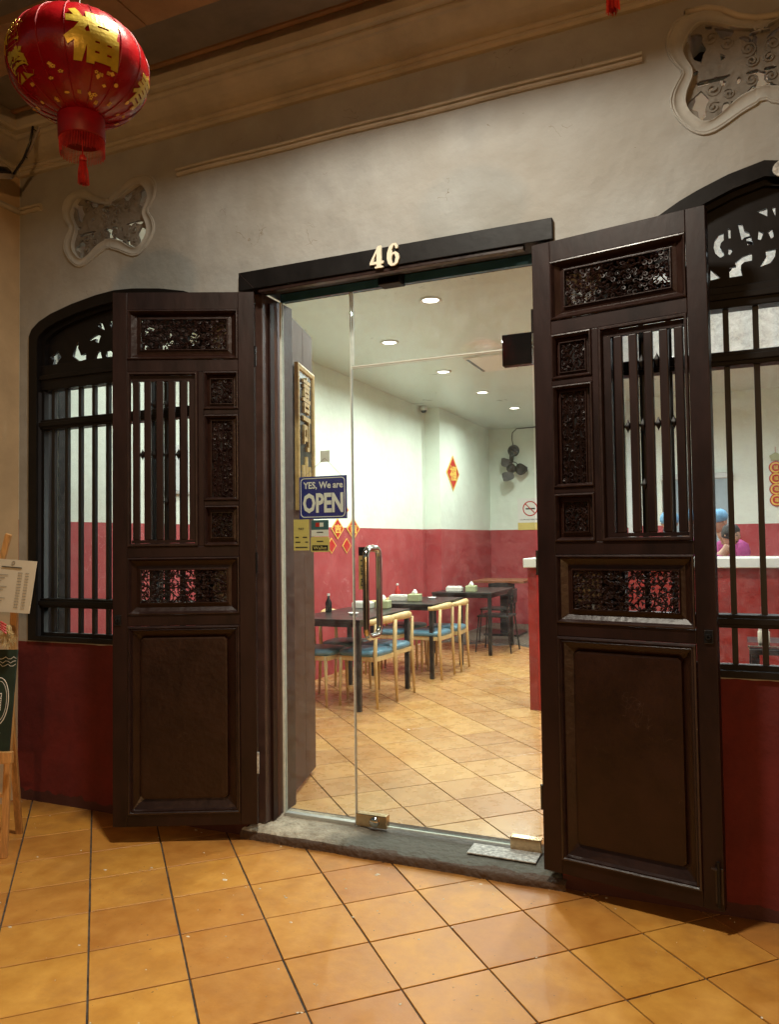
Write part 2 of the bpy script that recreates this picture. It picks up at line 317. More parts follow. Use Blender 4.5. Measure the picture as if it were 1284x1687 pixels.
def carving(w,h,seed,step=.028,y=0,fill=1.0):
    """openwork of curled stems, leaves and flowers; centred, in the xz plane"""
    rd=random.Random(seed); mb=MB(); nx=max(2,round(w/step)); nz=max(2,round(h/step))
    for i in range(nx):
        for j in range(nz):
            cx=-w/2+w*(i+.5)/nx+rd.uniform(-.2,.2)*step; cz=-h/2+h*(j+.5)/nz+rd.uniform(-.2,.2)*step
            k=rd.random(); r=step*rd.uniform(.42,.62)
            lim=lambda v,q:max(-q,min(q,v))
            cx=lim(cx,w/2-r*.8); cz=lim(cz,h/2-r*.8)
            if k<.5*fill: spiral(mb,cx,cz,r,rd.uniform(1,1.6),rd.uniform(0,6.28),rd.choice((-1,1)),rd.uniform(.0028,.0042),y+rd.uniform(-.003,.003),n=10)
            elif k<.8*fill:
                for q in range(3): leaf(mb,cx+rd.uniform(-.5,.5)*r,cz+rd.uniform(-.5,.5)*r,r*2.0,r*.75,rd.uniform(0,6.28),y+rd.uniform(-.004,.003),.0045)
            else:
                a0=rd.uniform(0,1)
                for q in range(5): a=a0+q*2*PI/5; leaf(mb,cx+math.cos(a)*r*.5,cz+math.sin(a)*r*.5,r*.95,r*.6,a,y-.002,.005)
                mb.lathe([(0,-.004),(r*.22,-.003),(r*.2,.003),(0,.004)],0,0,6); n=len(mb.v)
                for q in range(24): x_,y_,z_=mb.v[n-24+q]; mb.v[n-24+q]=(cx+x_,y-.004+z_,cz+y_)
    # wandering stems joining the motifs
    for q in range(max(2,int(nz*.8))):
        z0=-h/2+h*(q+.5)/max(2,int(nz*.8)); ph=rd.uniform(0,6); 
        mb.tube([(-w/2+w*i/24,y+.002,max(-h/2,min(h/2,z0+h*.12*math.sin(ph+i*.8)+rd.uniform(-.004,.004)))) for i in range(25)],.0032,4)
    for q in range(max(1,int(nx*.5))):
        x0=-w/2+w*(q+.5)/max(1,int(nx*.5)); ph=rd.uniform(0,6)
        mb.tube([(max(-w/2,min(w/2,x0+.012*math.sin(ph+i*1.1))),y+.002,-h/2+h*i/10) for i in range(11)],.003,4)
    return mb
def framed(mb,r,steps,f=1,fill=False,y0=0):
    """mitred moulding: r=(x0,x1,z0,z1); steps=[(inset,height)] ; height towards the front side f (-1 = -y)"""
    loops=[]
    for ins,hh in steps:
        x0,x1,z0,z1=r[0]+ins,r[1]-ins,r[2]+ins,r[3]-ins
        loops.append([(x0,y0+f*hh,z0),(x1,y0+f*hh,z0),(x1,y0+f*hh,z1),(x0,y0+f*hh,z1)])
    mb.rings(loops,fill=fill); return mb
# ================================================================ GROUND AND FLOORS
ANG=-.801033; SP=.3278074*.9333333; O1=-.03191688*.9333333; O2=-3.4514116*.9333333
u_=(math.cos(ANG),math.sin(ANG)); v_=(-math.sin(ANG),math.cos(ANG))
def tile_center(i,j):
    a=O1+SP*(i+.5); b=O2+SP*(j+.5); return (b*u_[0]+a*v_[0], b*u_[1]+a*v_[1]-CD)
gr=struct(MB().add([(-300,-300,-.16),(300,-300,-.16),(300,-4.2,-.16),(-300,-4.2,-.16)],[(0,1,2,3)]).build('street',m_asph,recalc=False))
pav=struct(MB().box(-6,4,-4.2,.17,-.3,-.006).build('pavement',m_grout))
flr=struct(MB().box(-4.1,3,.17,10.4,-.3,-.006).build('floor',m_grout))
def tmesh(m,seed):
    rd=random.Random(seed); h=SP/2-.0034; mb=MB(); j=lambda:rd.uniform(-.0008,.0008)
    c=[(-h+j(),-h+j()),(h+j(),-h+j()),(h+j(),h+j()),(-h+j(),h+j())]
    L=[[(x,y,-.006) for x,y in c],[(x,y,-.0012) for x,y in c],[(x*.992,y*.992,0) for x,y in c]]
    mb.rings(L); me=mb.mesh('tile'); me.materials.append(m); return me
tm=[tmesh(m_tile,k) for k in range(6)]; ti=[tmesh(m_tilein,k+10) for k in range(6)]
rd=random.Random(4); far=MB(); nin=0
cells=[]
for i in range(-40,60):
    for j in range(-60,60):
        x,y=tile_center(i,j)
        if -5.6<x<3 and -4<y<10.2: cells.append((y,x))
cells.sort()
for y,x in cells:
    # field of view of the photograph, with a margin for a side step
    if y<.1:
        if -4.7<x<1.4 and -2.5<y: par,ms=pav,tm
        else: continue
    elif x>-4.0 and x<2.6 and y<6.9:
        lim=-.35+max(0,(y-.2))*.05
        if y<5.3 and x<-.9+max(0,1.6-y)*.3: par,ms=flr,ti; nin+=1
        else: par=None
    else: continue
    k=rd.randrange(6); tilt=(rd.uniform(-.0016,.0016),rd.uniform(-.0016,.0016)); dz=rd.uniform(-.0006,.0006)
    if par is None:
        h=SP/2-.0028; q=[(-h,-h),(h,-h),(h,h),(-h,h)]; ca,sa=math.cos(ANG),math.sin(ANG)
        far.rings([[(x+(a*ca-b*sa)*s,y+(a*sa+b*ca)*s,z) for a,b in q] for s,z in ((1,-.006),(1,-.002),(.985,0))])
    else:
        o=bpy.data.objects.new('tile',ms[k]); C.objects.link(o); o.parent=par; o.location=(x,y,dz); o.rotation_euler=(tilt[0],tilt[1],ANG+rd.choice((0,1,2,3))*PI/2)
ft=far.build('tile_field',m_tilein,flr); stuff(ft)
# mosaic strip of small hexagons at the back of the room
hx=MB(); a_=.03
for r in range(62):
    for c in range(60):
        x=-3.75+c*a_*1.9+(r%2)*a_*.95; y=6.98+r*a_*1.65
        if x<-.9 and y<9.4: hx.rings([[(x+a_*.9*s*math.cos(PI/6+k*PI/3),y+a_*.9*s*math.sin(PI/6+k*PI/3),z) for k in range(6)] for s,z in ((1,-.006),(.93,.001))])
stuff(hx.build('mosaic_tiles',m_hex,flr))
# loose specks of paint and grit on the pavement
fl=MB(); rd=random.Random(9)
for k in range(150):
    x=rd.uniform(-3.6,.4); y=-rd.random()**1.6*1.5-.02; s=rd.choice((.0015,.002,.003,.005))*rd.uniform(.7,1.6)
    if rd.random()<.05: s*=2.4
    n=rd.randint(4,6); ph=rd.uniform(0,6)
    fl.rings([[(x+s*q*(1+.5*math.sin(3*k+i*2))*math.cos(ph+i*2*PI/n),y+s*q*math.sin(ph+i*2*PI/n)*.7,z) for i in range(n)] for q,z in ((1,.0005),(.6,.002))])
for px,py,q in ((622,1441,.013),(471,1478,.010),(778,1459,.007),(520,1623,.006),(405,1462,.004),(756,1455,.005),(493,1668,.008),(660,1655,.007),(60,1412,.006),(230,1434,.004)):
    a_=(px-642)/F; b_=-(py-843.5)/F; d_=[R[0][i]*a_+R[1][i]*b_+R[2][i] for i in range(3)]; t_=-CH/d_[2]; x=d_[0]*t_; y=d_[1]*t_-CD
    for e in range(3):
        ox,oy=rd.uniform(-q,q),rd.uniform(-q,q)*.6; s_=q*rd.uniform(.3,.8); n=9; ph=rd.uniform(0,6)
        fl.rings([[(x+ox+s_*g*(1+.35*math.sin(3*i+ph))*math.cos(i*2*PI/n),y+oy+s_*g*(.5+.2*math.sin(2*i))*math.sin(i*2*PI/n),z) for i in range(n)] for g,z in ((1,.0004),(.7,.0018))])
stuff(fl.build('paint_flecks',m_cream))
# ================================================================ FACADE WALL
HX0,HX1=-3.64,2.2
WL,WR=-2.94,.17
def arch(cx,hw,z0,zs,zt,n=10,inset=0):
    """window outline: straight sides to zs, then a cambered top with stepped shoulders to zt"""
    pts=[(cx-hw+inset,z0+inset),(cx+hw-inset,z0+inset)]
    prof=[(1,0),(.97,.2),(.88,.42),(.737,.61),(.485,.81),(.2,.955),(0,1)] if cx<-1 else [(1,0),(.9,.28),(.78,.48),(.62,.64),(.48,.76),(.37,.835),(.2,.93),(0,1)]
    r=[(cx+(hw-inset)*a,zs+(zt-inset-zs)*b) for a,b in prof]
    l=[(2*cx-x,z) for x,z in reversed(r[:-1])]
    return pts+r+l
vent_out_px=[(150,300),(120,370),(108,450),(130,580),(200,680),(280,740),(265,800),(200,900),(155,1020),(160,1120),(200,1200),(290,1310),(380,1375),(480,1410),(560,1400),(640,1370),(770,1280),(900,1180),(1080,1080),(1200,1035),(1200,190),(1000,200),(900,180),(800,150),(690,105),(560,80),(440,100),(350,140),(230,200)]
vent_in_px=[(300,450),(285,530),(330,620),(390,700),(400,780),(360,880),(330,960),(318,1060),(350,1140),(420,1210),(520,1270),(640,1225),(740,1130),(860,1010),(1000,935),(1130,885),(1200,870),(1200,290),(1050,300),(850,290),(750,265),(620,240),(530,225),(450,235),(380,300)]
def unproj(px,py,Y=0,zs=1,src='v'):
    # photo pixel -> wall plane Y (measurement of the real wall positions)
    a=(px-642)/F; b=-(py-843.5)/F
    d=[R[0][i]*a+R[1][i]*b+R[2][i] for i in range(3)]
    t=(Y+CD)/d[1]; return (d[0]*t,CH+d[2]*t)
def vpx(l): return [unproj(1080+x/6.294,y/6.294) for x,y in l]
def sym(l,c):
    h=[(x-c,z) for x,z in l]
    k=len(h); # points run down the outer side; mirror across the centre
    return h
def butterfly(pxs,split):
    pts=vpx(pxs); c=WR
    low=[(x-c,z-3.19) for x,z in pts[:split]]; up=[(x-c,z-3.19) for x,z in pts[split:]]
    # order: start outer-left top going down to the centre bottom, mirrored right side back up to top centre
    right_low=[(-x,z) for x,z in reversed(low)]; right_up=[(-x,z) for x,z in reversed(up)]
    return low+right_low+right_up+up
V_OUT=butterfly(vent_out_px,20); V_IN=butterfly(vent_in_px,17)
VENTS=[(WR,3.19,1.0,1.0),(-2.99,3.13,.98,.86)]
def vplace(pl,v,k=1): cx,cz,sx,sz=v; return [(cx+x*sx*k,cz+z*sz*k) for x,z in pl]
wall_outline=[(HX0,-.02),(-2.13,-.02),(-2.13,2.70),(-.633,2.70),(-.633,-.02),(HX1,-.02),(HX1,4.25),(HX0,4.25)]
win_holes=[arch(WL,.617,.872,2.57,2.745),arch(WR,.625,.872,2.38,2.79)]
wh=curve_mesh('wall',wall_outline,[p for p in win_holes]+[vplace(V_IN,v) for v in VENTS],.20)
wall=new('shophouse_wall',wh,m_fac); tag(wall,'old plastered shophouse front wall with a dark red base round the doorway','wall')
# cornice along the top of the wall, returning on the pier
prof=[(0,3.485),(-.020,3.487),(-.028,3.497),(-.026,3.510),(-.034,3.512),(-.040,3.522),(-.036,3.533),(-.050,3.537),(-.085,3.545),(-.115,3.556),(-.145,3.572),(-.165,3.585),(-.180,3.588),(-.190,3.597),(-.186,3.610),(-.215,3.612),(-.225,3.622),(-.225,3.70),(0,3.72)]
def cornice():
    mb=MB(); loops=[]
    for X in (HX1,):
        loops.append([(X,y,z) for y,z in prof])
    loops.append([(HX0-y,y,z) for y,z in prof])
    loops.append([(HX0-y,-1.0,z) for y,z in prof])
    k=len(prof); vs=[p for l in loops for p in l]
    mb.add(vs,[(i*k+j,i*k+(j+1)%k,(i+1)*k+(j+1)%k,(i+1)*k+j) for i in range(2) for j in range(k)])
    return mb
# subdivide lengthwise a little for unevenness
def uneven(me,amp,sc,cuts=0,seed=0):
    bm=bmesh.new(); bm.from_mesh(me)
    if cuts: bmesh.ops.subdivide_edges(bm,edges=[e for e in bm.edges if e.calc_length()>.3],cuts=cuts,use_grid_fill=True)
    for v in bm.verts:
        n=noise.noise_vector(v.co*sc+Vector((seed,0,0))); v.co+=n*amp
    bmesh.ops.recalc_face_normals(bm,faces=bm.faces); bm.to_mesh(me); bm.free(); me.update()
cm=cornice().mesh('cornice'); uneven(cm,.0035,2.2,24); new('cornice',cm,m_trim,wall)
def bar_mould(x0,x1,z,name='wall_moulding',ret=0):
    p=[(0,-.018),(-.010,-.018),(-.018,-.012),(-.020,-.005),(-.012,-.003),(-.012,.001),(-.024,.004),(-.027,.011),(-.022,.018),(-.008,.020),(0,.020)]
    mb=MB(); k=len(p); n=14
    vs=[(x0+(x1-x0)*i/n,y,z+h+.002*math.sin(i*1.3)) for i in range(n+1) for y,h in p]
    mb.add(vs,[(i*k+j,i*k+(j+1)%k,(i+1)*k+(j+1)%k,(i+1)*k+j) for i in range(n) for j in range(k)]+[tuple(range(k)),tuple(range(n*k,(n+1)*k))])
    return mb.build(name,m_trim,wall)
bar_mould(-2.525,-.25,3.292); bar_mould(HX0,-3.47,3.292)
# vents: moulded rim + carved plaster plate
def loop3(pl,y): return [(x,y,z) for x,z in pl]
def smooth_loop(pl,it=1):
    for _ in range(it):
        q=[]
        for i in range(len(pl)):
            a,b=pl[i],pl[(i+1)%len(pl)]; q+=[(a[0]*.75+b[0]*.25,a[1]*.75+b[1]*.25),(a[0]*.25+b[0]*.75,a[1]*.25+b[1]*.75)]
        pl=q
    return pl
vent_holes_px=[
 [(380,370),(440,358),(500,360),(490,420),(530,480),(500,530),(490,590),(430,560),(405,500)],
 [(650,280),(740,285),(810,300),(780,350),(720,380),(690,340)],
 [(1085,340),(1120,360),(1112,510),(1092,500)],
 [(880,370),(960,360),(1010,400),(1012,450),(940,400)],
 [(430,1010),(490,955),(550,1020),(520,1110),(530,1160),(480,1205),(465,1120),(430,1110),(390,1110),(385,1060)],
 [(620,1210),(700,1140),(720,1060),(762,1060),(760,1120),(640,1230)],
 [(690,820),(740,820),(735,870),(700,860)],
 [(870,990),(920,960),(930,985),(870,1010)],
 [(940,950),(990,900),(1030,850),(1020,900),(965,970)],
 [(1130,710),(1220,740),(1215,830),(1180,840),(1130,870)],
 [(1080,920),(1115,850),(1100,925)],
 [(950,730),(1060,700),(1050,740),(970,745)],
 [(470,830),(640,780),(770,760),(700,800),(510,860)],
 [(800,1030),(850,1040),(810,1090)],
 [(560,905),(610,870),(650,905),(600,935)],[(395,735),(450,705),(465,735),(420,760)],[(690,530),(740,560),(700,600)],[(1000,560),(1060,600),(1010,640)],[(330,380),(365,330),(385,350),(350,400)],[(540,250),(600,255),(590,285),(545,275)],
 [(870,780),(895,770),(890,830),(860,840)]]
def inside(x,z,pl):
    c=False; n=len(pl)
    for i in range(n):
        (x1,z1),(x2,z2)=pl[i],pl[(i+1)%n]
        if (z1>z)!=(z2>z) and x<(x2-x1)*(z-z1)/(z2-z1)+x1: c=not c
    return c
def grid_plate(name,outer,holes,depth,st):
    xs=[p[0] for p in outer]; zs=[p[1] for p in outer]; x0,z0=min(xs),min(zs); nx=int((max(xs)-x0)/st)+1; nz=int((max(zs)-z0)/st)+1
    bb=[(min(p[0] for p in h),max(p[0] for p in h),min(p[1] for p in h),max(p[1] for p in h),h) for h in holes]
    bm=bmesh.new(); vm={}
    def V(i,j):
        if (i,j) not in vm: vm[i,j]=bm.verts.new((x0+i*st,0,z0+j*st))
        return vm[i,j]
    fs=[]
    for i in range(nx):
        for j in range(nz):
            x,z=x0+(i+.5)*st,z0+(j+.5)*st
            if not inside(x,z,outer): continue
            if any(a<x<b and c<z<d and inside(x,z,h) for a,b,c,d,h in bb): continue
            fs.append(bm.faces.new((V(i,j),V(i+1,j),V(i+1,j+1),V(i,j+1))))
    # soften the stepped outline of the holes, then give thickness
    for _ in range(3): 
        bd=[v for v in bm.verts if v.is_boundary]; new_={}
        for v in bd:
            nb=[e.other_vert(v) for e in v.link_edges if e.is_boundary]
            if len(nb)==2: new_[v]=v.co*.5+(nb[0].co+nb[1].co)*.25
        for v,c in new_.items(): v.co=c
    for v in bm.verts: v.co.y-=.006*max(0,noise.noise(v.co*38))
    ex=bmesh.ops.extrude_face_region(bm,geom=bm.faces[:])
    for v in [g for g in ex['geom'] if isinstance(g,bmesh.types.BMVert)]: v.co.y=depth
    bmesh.ops.recalc_face_normals(bm,faces=bm.faces); me=bpy.data.meshes.new(name); bm.to_mesh(me); bm.free(); return me
def vent_plate(v,seed):
    c=WR; hs=[]
    for h in vent_holes_px:
        p=[(x-c,z-3.19) for x,z in vpx(h)]
        p=[(x*1.03,z) for x,z in p]; mx_=sum(q[0] for q in p)/len(p); mz_=sum(q[1] for q in p)/len(p); p=[(mx_+(x-mx_)*1.32,mz_+.003+(z-mz_)*1.32) for x,z in p]
        if max(x for x,z in p)>-.004:
            hs.append([(x-.02,z) for x,z in p]); continue
        hs.append(p); hs.append([(-x,z) for x,z in reversed(p)])
    me=grid_plate('carved_vent',vplace(V_IN,v,1.06),[vplace(h,v,1) for h in hs],.014,.0042)
    for vv in me.vertices: vv.co.y+=.02
    o=new('carved_vent',me,m_carvepl,wall)
    rl=MB(); rd=random.Random(seed)
    for s in (-1,1):
        for (px,py,r,hd) in ((585,375,.026,1),(745,425,.026,-1),(610,1090,.024,1),(765,945,.022,-1),(965,480,.032,1),(1000,800,.026,1),(600,900,.03,-1),(1190,560,.024,1)):
            (a,b),=vpx([(px,py)]); a-=WR; b-=3.19
            cx,cz,sx,sz=v; spiral(rl,cx+s*a*sx,cz+b*sz,r,1.5,1+px*.01,hd*s,.006,.019,n=16)
    rl.build('scroll_relief',m_carvepl,o,smooth=False)
    # rim: double roll round the opening
    oc=smooth_loop(vplace(V_OUT,v),1); ic=smooth_loop(vplace(V_IN,v),1)
    n=min(len(oc),len(ic))
    def resamp(pl,n):
        L=[0]
        for i in range(len(pl)): a,b=pl[i],pl[(i+1)%len(pl)]; L.append(L[-1]+math.hypot(a[0]-b[0],a[1]-b[1]))
        out=[]
        for k in range(n):
            d=L[-1]*k/n; i=max(q for q in range(len(pl)) if L[q]<=d+1e-9); t=(d-L[i])/(L[i+1]-L[i]+1e-9); a,b=pl[i],pl[(i+1)%len(pl)]
            out.append((a[0]+(b[0]-a[0])*t,a[1]+(b[1]-a[1])*t))
        return out
    cx,cz=v[0],v[1]
    def polar(pl,n):  # align by angle
        P=resamp(pl,n*4); out=[]
        for k in range(n):
            a=2*PI*k/n; out.append(min(P,key=lambda p:abs((math.atan2(p[1]-cz,p[0]-cx)-a+PI)%(2*PI)-PI)))
        return out
    N=120; A=polar(oc,N); B=polar(ic,N)
    mix=lambda t,y:[(a[0]*(1-t)+b[0]*t,y,a[1]*(1-t)+b[1]*t) for a,b in zip(A,B)]
    mb=MB(); mb.rings([mix(-.03,.004),mix(0,-.006),mix(.05,-.009),mix(.10,-.006),mix(.12,-.0015),mix(.17,-.007),mix(.23,-.008),mix(.28,-.0015),mix(.90,-.0015),mix(.94,-.006),mix(1.0,-.004),mix(1.0,.03)],fill=False)
    mb.build('vent_rim',m_rim,wall,smooth=True)
vent_plate(VENTS[0],1); vent_plate(VENTS[1],2)
# eyebrow moulding above the right vent
eb=[unproj(*p) for p in ((1130,22),(1165,14),(1190,17),(1215,27),(1245,31),(1284,26))]
MB().tube([(x,-.006,z) for x,z in eb],.011,8).build('wall_moulding',m_trim,wall,smooth=True)
# ================================================================ PIER, PASSAGE CEILING
pier=tag(MB().box(-4.3,HX0-.001,-1.0,-.001,-.02,4.25).build('plaster_pier',m_pier),'orange lit plaster pier at the left end of the shop front','pier')
pm=MB(); 
pm.tube([(HX0+.004,0,3.292),(HX0+.004,-.95,3.292)],.018,8); pm.build('wall_moulding',m_trim,pier)
ce=struct(MB().box(-8,6,-4.2,-.003,3.93,4.1).build('passage_ceiling',m_dark))
bm_=tag(MB().box(-4.6,2.4,-.50,-.24,3.70,3.928).build('ceiling_beam',m_beam),'grey painted ceiling beam nearest the shop wall cornice','beam')
MB().tube([(-4.6,-.245,3.705),(2.4,-.245,3.705)],.018,8).build('beam_bead',m_board2,bm_)
tb=thing('ceiling_boards','row of brown boards under the passage ceiling beyond the grey beam','boards',(0,0,0))
for k in range(6): MB().box(-4.6+k*1.2,-4.6+k*1.2+1.194,-.865,-.606,3.60,3.64).build('board',m_board2,tb,bev=.003)
MB().box(-4.6,2.6,-.80,-.66,3.642,3.928).build('batten',m_beam,tb)
tag(MB().box(-4.6,2.4,-1.9,-1.62,3.62,3.928).build('ceiling_beam',m_beam),'second painted ceiling beam further out over the passage','beam')
# conduit and cable on the pier corner
pp=[unproj(x,y,-.18) for x,y in ((78,172),(66,215),(50,250),(22,293))]
cdm=MB().tube([(x,-.19,z) for x,z in pp],.008,8); tag(cdm.build('conduit',m_pvc,smooth=True),'thin grey conduit running down from behind the lantern','conduit')
pp=[unproj(x,y,-.2) for x,y in ((0,118),(30,140),(52,170),(58,200),(52,235),(40,265),(24,288))]
cb=MB().tube([(x,-.21,z) for x,z in pp],.006,8)
for q in ((58,215),(44,260)):
    x,z=unproj(*q,-.2); cb.tube([(x-.012,-.21,z+.008),(x+.014,-.21,z-.008)],.003,6)
tag(cb.build('black_cable',m_blk,smooth=True),'black cable tied to the conduit left of the lantern','cable')
x,z=unproj(6,285,-.22); sp_=thing('ceiling_speaker','round dark fitting where the cable ends at the left edge','speaker',(x,-.26,z))
MB().lathe([(0,.02),(.05,.018),(.068,.0),(.07,-.02),(.062,-.035),(.05,-.025),(0,-.02)],0,0,24).build('housing',m_blk,sp_,smooth=True)
MB().lathe([(.064,-.04),(.074,-.035),(.076,-.02),(.07,-.012)],0,0,24).build('rim',m_pvc,sp_,smooth=True)
sp_.rotation_euler=(.35,.3,0)
# ================================================================ DOOR FRAME AND SILL
df=thing('door_frame','black timber door frame with mitred lintel around the glass entrance','door frame')
lt=MB(); 
lt.prism([(-2.147,2.622),(-.616,2.622),(-.616,2.712),(-2.147,2.712)],-.022,.10,'y'); lt.build('lintel',m_black,df,bev=.003)
MB().box(-2.10,-.66,.101,.34,2.653,2.71).build('lintel_soffit',m_black,df)
MB().box(-2.04,-.74,-.012,.02,2.603,2.620).build('lintel_bead',m_doorbead,df,bev=.002)
MB().box(-1.47,-1.36,.13,.205,2.60,2.652).build('latch_block',m_black,df,bev=.003)
MB().box(-2.147,-2.06,.052,.34,.051,2.6215).build('jamb',m_jamb,df,bev=.003)
MB().box(-.705,-.616,.052,.34,.051,2.6215).build('jamb',m_jamb,df,bev=.003)
MB().box(-2.0598,-2.045,.10,.14,.051,2.584).build('door_stop',m_door,df,bev=.002)
MB().box(-2.0598,-2.052,.155,.18,.051,2.584).build('door_stop',m_wood,df,bev=.002)
bs=MB().box(-2.043,-.75,.195,.215,2.612,2.6525); bs2=bs.build('blue_reflection_strip',m_bluerefl,df)  # blue reflection over the glass, built as a coloured strip
# mitre line
MB().tube([(-2.145,-.0225,2.71),(-2.06,-.0225,2.625)],.0012,4).build('mitre_joint',m_doorbead,df)
# numerals 46
nm=thing('house_number','cream metal house numerals 46 fixed over the middle of the lintel','house number',(-1.361,-.024,2.668))
four=[(-.5,-.22),(-.5,-.32),(-.02,-.32),(-.02,-.42),(-.14,-.42),(-.14,-.5),(.42,-.5),(.42,-.42),(.3,-.42),(.3,-.32),(.46,-.32),(.46,-.2),(.3,-.2),(.3,.5),(.08,.5)]
fh=[(-.3,-.2),(-.02,-.2),(-.02,.2)]
six=[(.34,.36),(.2,.5),(-.05,.5),(-.28,.38),(-.42,.1),(-.44,-.15),(-.36,-.38),(-.18,-.5),(.08,-.5),(.3,-.4),(.42,-.18),(.36,.02),(.18,.12),(-.0,.1),(-.1,.04),(-.08,.24),(.02,.4),(.12,.4),(.16,.26),(.32,.26)]
sh=[(-.08,-.06),(.0,.02),(.1,0),(.16,-.16),(.1,-.36),(0,-.42),(-.08,-.34),(-.11,-.18)]
for nm_,pl,h,cx in (('numeral',four,fh,-.040),('numeral',six,sh,.040)):
    o=new(nm_,curve_mesh(nm_,[(x*.07,z*.10) for x,z in pl],[[(x*.07,z*.10) for x,z in h]],.010),m_cream,nm); o.location=(cx,-.008,0)
# sill: worn, uneven
sl=MB(); nx,ny=70,8
for i in range(nx+1):
    for j in range(ny+1):
        x=-2.147+1.531*i/nx; t=j/ny
        n1=noise.noise(Vector((x*5,t*2,0))); n2=noise.noise(Vector((x*22,t*7,3)))
        if t<.35: y=-.035+.01*n1; z=-.01+t/.35*.055
        else: y=-.035+(t-.35)/.65*.32; z=.047
        if .3<t<.4: z-=.006; y+=.003
        z+=.004*n1+.0025*n2-(.006 if x>-1.6 and t>.35 else 0)*1; y+=.004*n2
        sl.v.append((x,y,z))
for i in range(nx):
    for j in range(ny): a=i*(ny+1)+j; sl.f.append((a,a+ny+1,a+ny+2,a+1))
sill=tag(sl.build('door_sill',m_sill,smooth=True),'worn stone door sill, pale at its left end and grey on the right','sill')
MB().box(-2.14,-.62,.0,.34,-.02,.03).build('sill_core',m_sill,sill)
# ================================================================ BARRED WINDOWS
def fret_holes(side):
    if side=='R':
        z1=lambda l:[unproj(1080+x/8.025,330+y/8.025,.04) for x,y in l]; z2=lambda l:[unproj(880+x/3.178,y/3.178,.04) for x,y in l]
        hs=[z1([(905,420),(912,520),(870,560),(858,610),(885,660),(912,690),(915,750),(860,750),(800,700),(775,620),(790,530),(840,450)]),
         z1([(965,370),(998,370),(1000,495),(975,498)]),z1([(975,630),(1010,635),(1025,670),(990,718),(972,705)]),
         z2([(1070,1170),(1095,1170),(1105,1205),(1130,1215),(1150,1265),(1150,1280),(1120,1280),(1115,1250),(1090,1255)]),
         z2([(1180,1205),(1205,1215),(1190,1255),(1175,1250)]),
         z1([(1060,820),(1150,740),(1250,700),(1284,695),(1284,790),(1180,810),(1140,850),(1135,900),(1155,990),(990,1015),(980,890),(1075,865)]),
         z1([(735,910),(800,965),(865,1020),(735,1055)]),z2([(1215,1310),(1270,1300),(1265,1340),(1240,1375),(1185,1395),(1205,1365),(1220,1340)]),
         z2([(1170,1105),(1225,1085),(1225,1130)]),z2([(1248,1085),(1268,1078),(1268,1130)])]
        c=WR
        # the part of the grille hidden behind the leaf
        hs+=[[(c+x,z) for x,z in q] for q in ([(-.30,2.44),(-.26,2.47),(-.25,2.52),(-.29,2.55),(-.33,2.50)],[(-.40,2.40),(-.34,2.40),(-.36,2.44),(-.41,2.44)])]
    else:
        z1=lambda l:[unproj(x/2.918,460+y/2.918,.04) for x,y in l]
        hs=[z1(l) for l in ([(275,345),(290,375),(265,410),(250,410),(255,385),(235,375)],[(300,430),(320,410),(350,415),(355,432),(305,437)],
          [(375,300),(370,330),(385,365),(410,355),(408,385),(375,395),(345,370),(355,320)],[(400,262),(420,290),(435,280),(460,265),(480,270),(470,305),(455,300),(455,285),(430,295),(415,285)],
          [(460,350),(478,345),(490,395),(465,410),(445,400)],[(503,345),(525,340),(536,350),(534,385),(505,370)],[(478,205),(490,215),(500,245),(470,230),(465,215)],[(522,195),(534,200),(534,235),(524,220)])]
        c=WL
    out=[]
    for h in hs:
        if max(x for x,z in h)<c-.006: out+= [h,[(2*c-x,z) for x,z in reversed(h)]]
        else: out.append([(min(x,c+.2),z) for x,z in h])
    return out
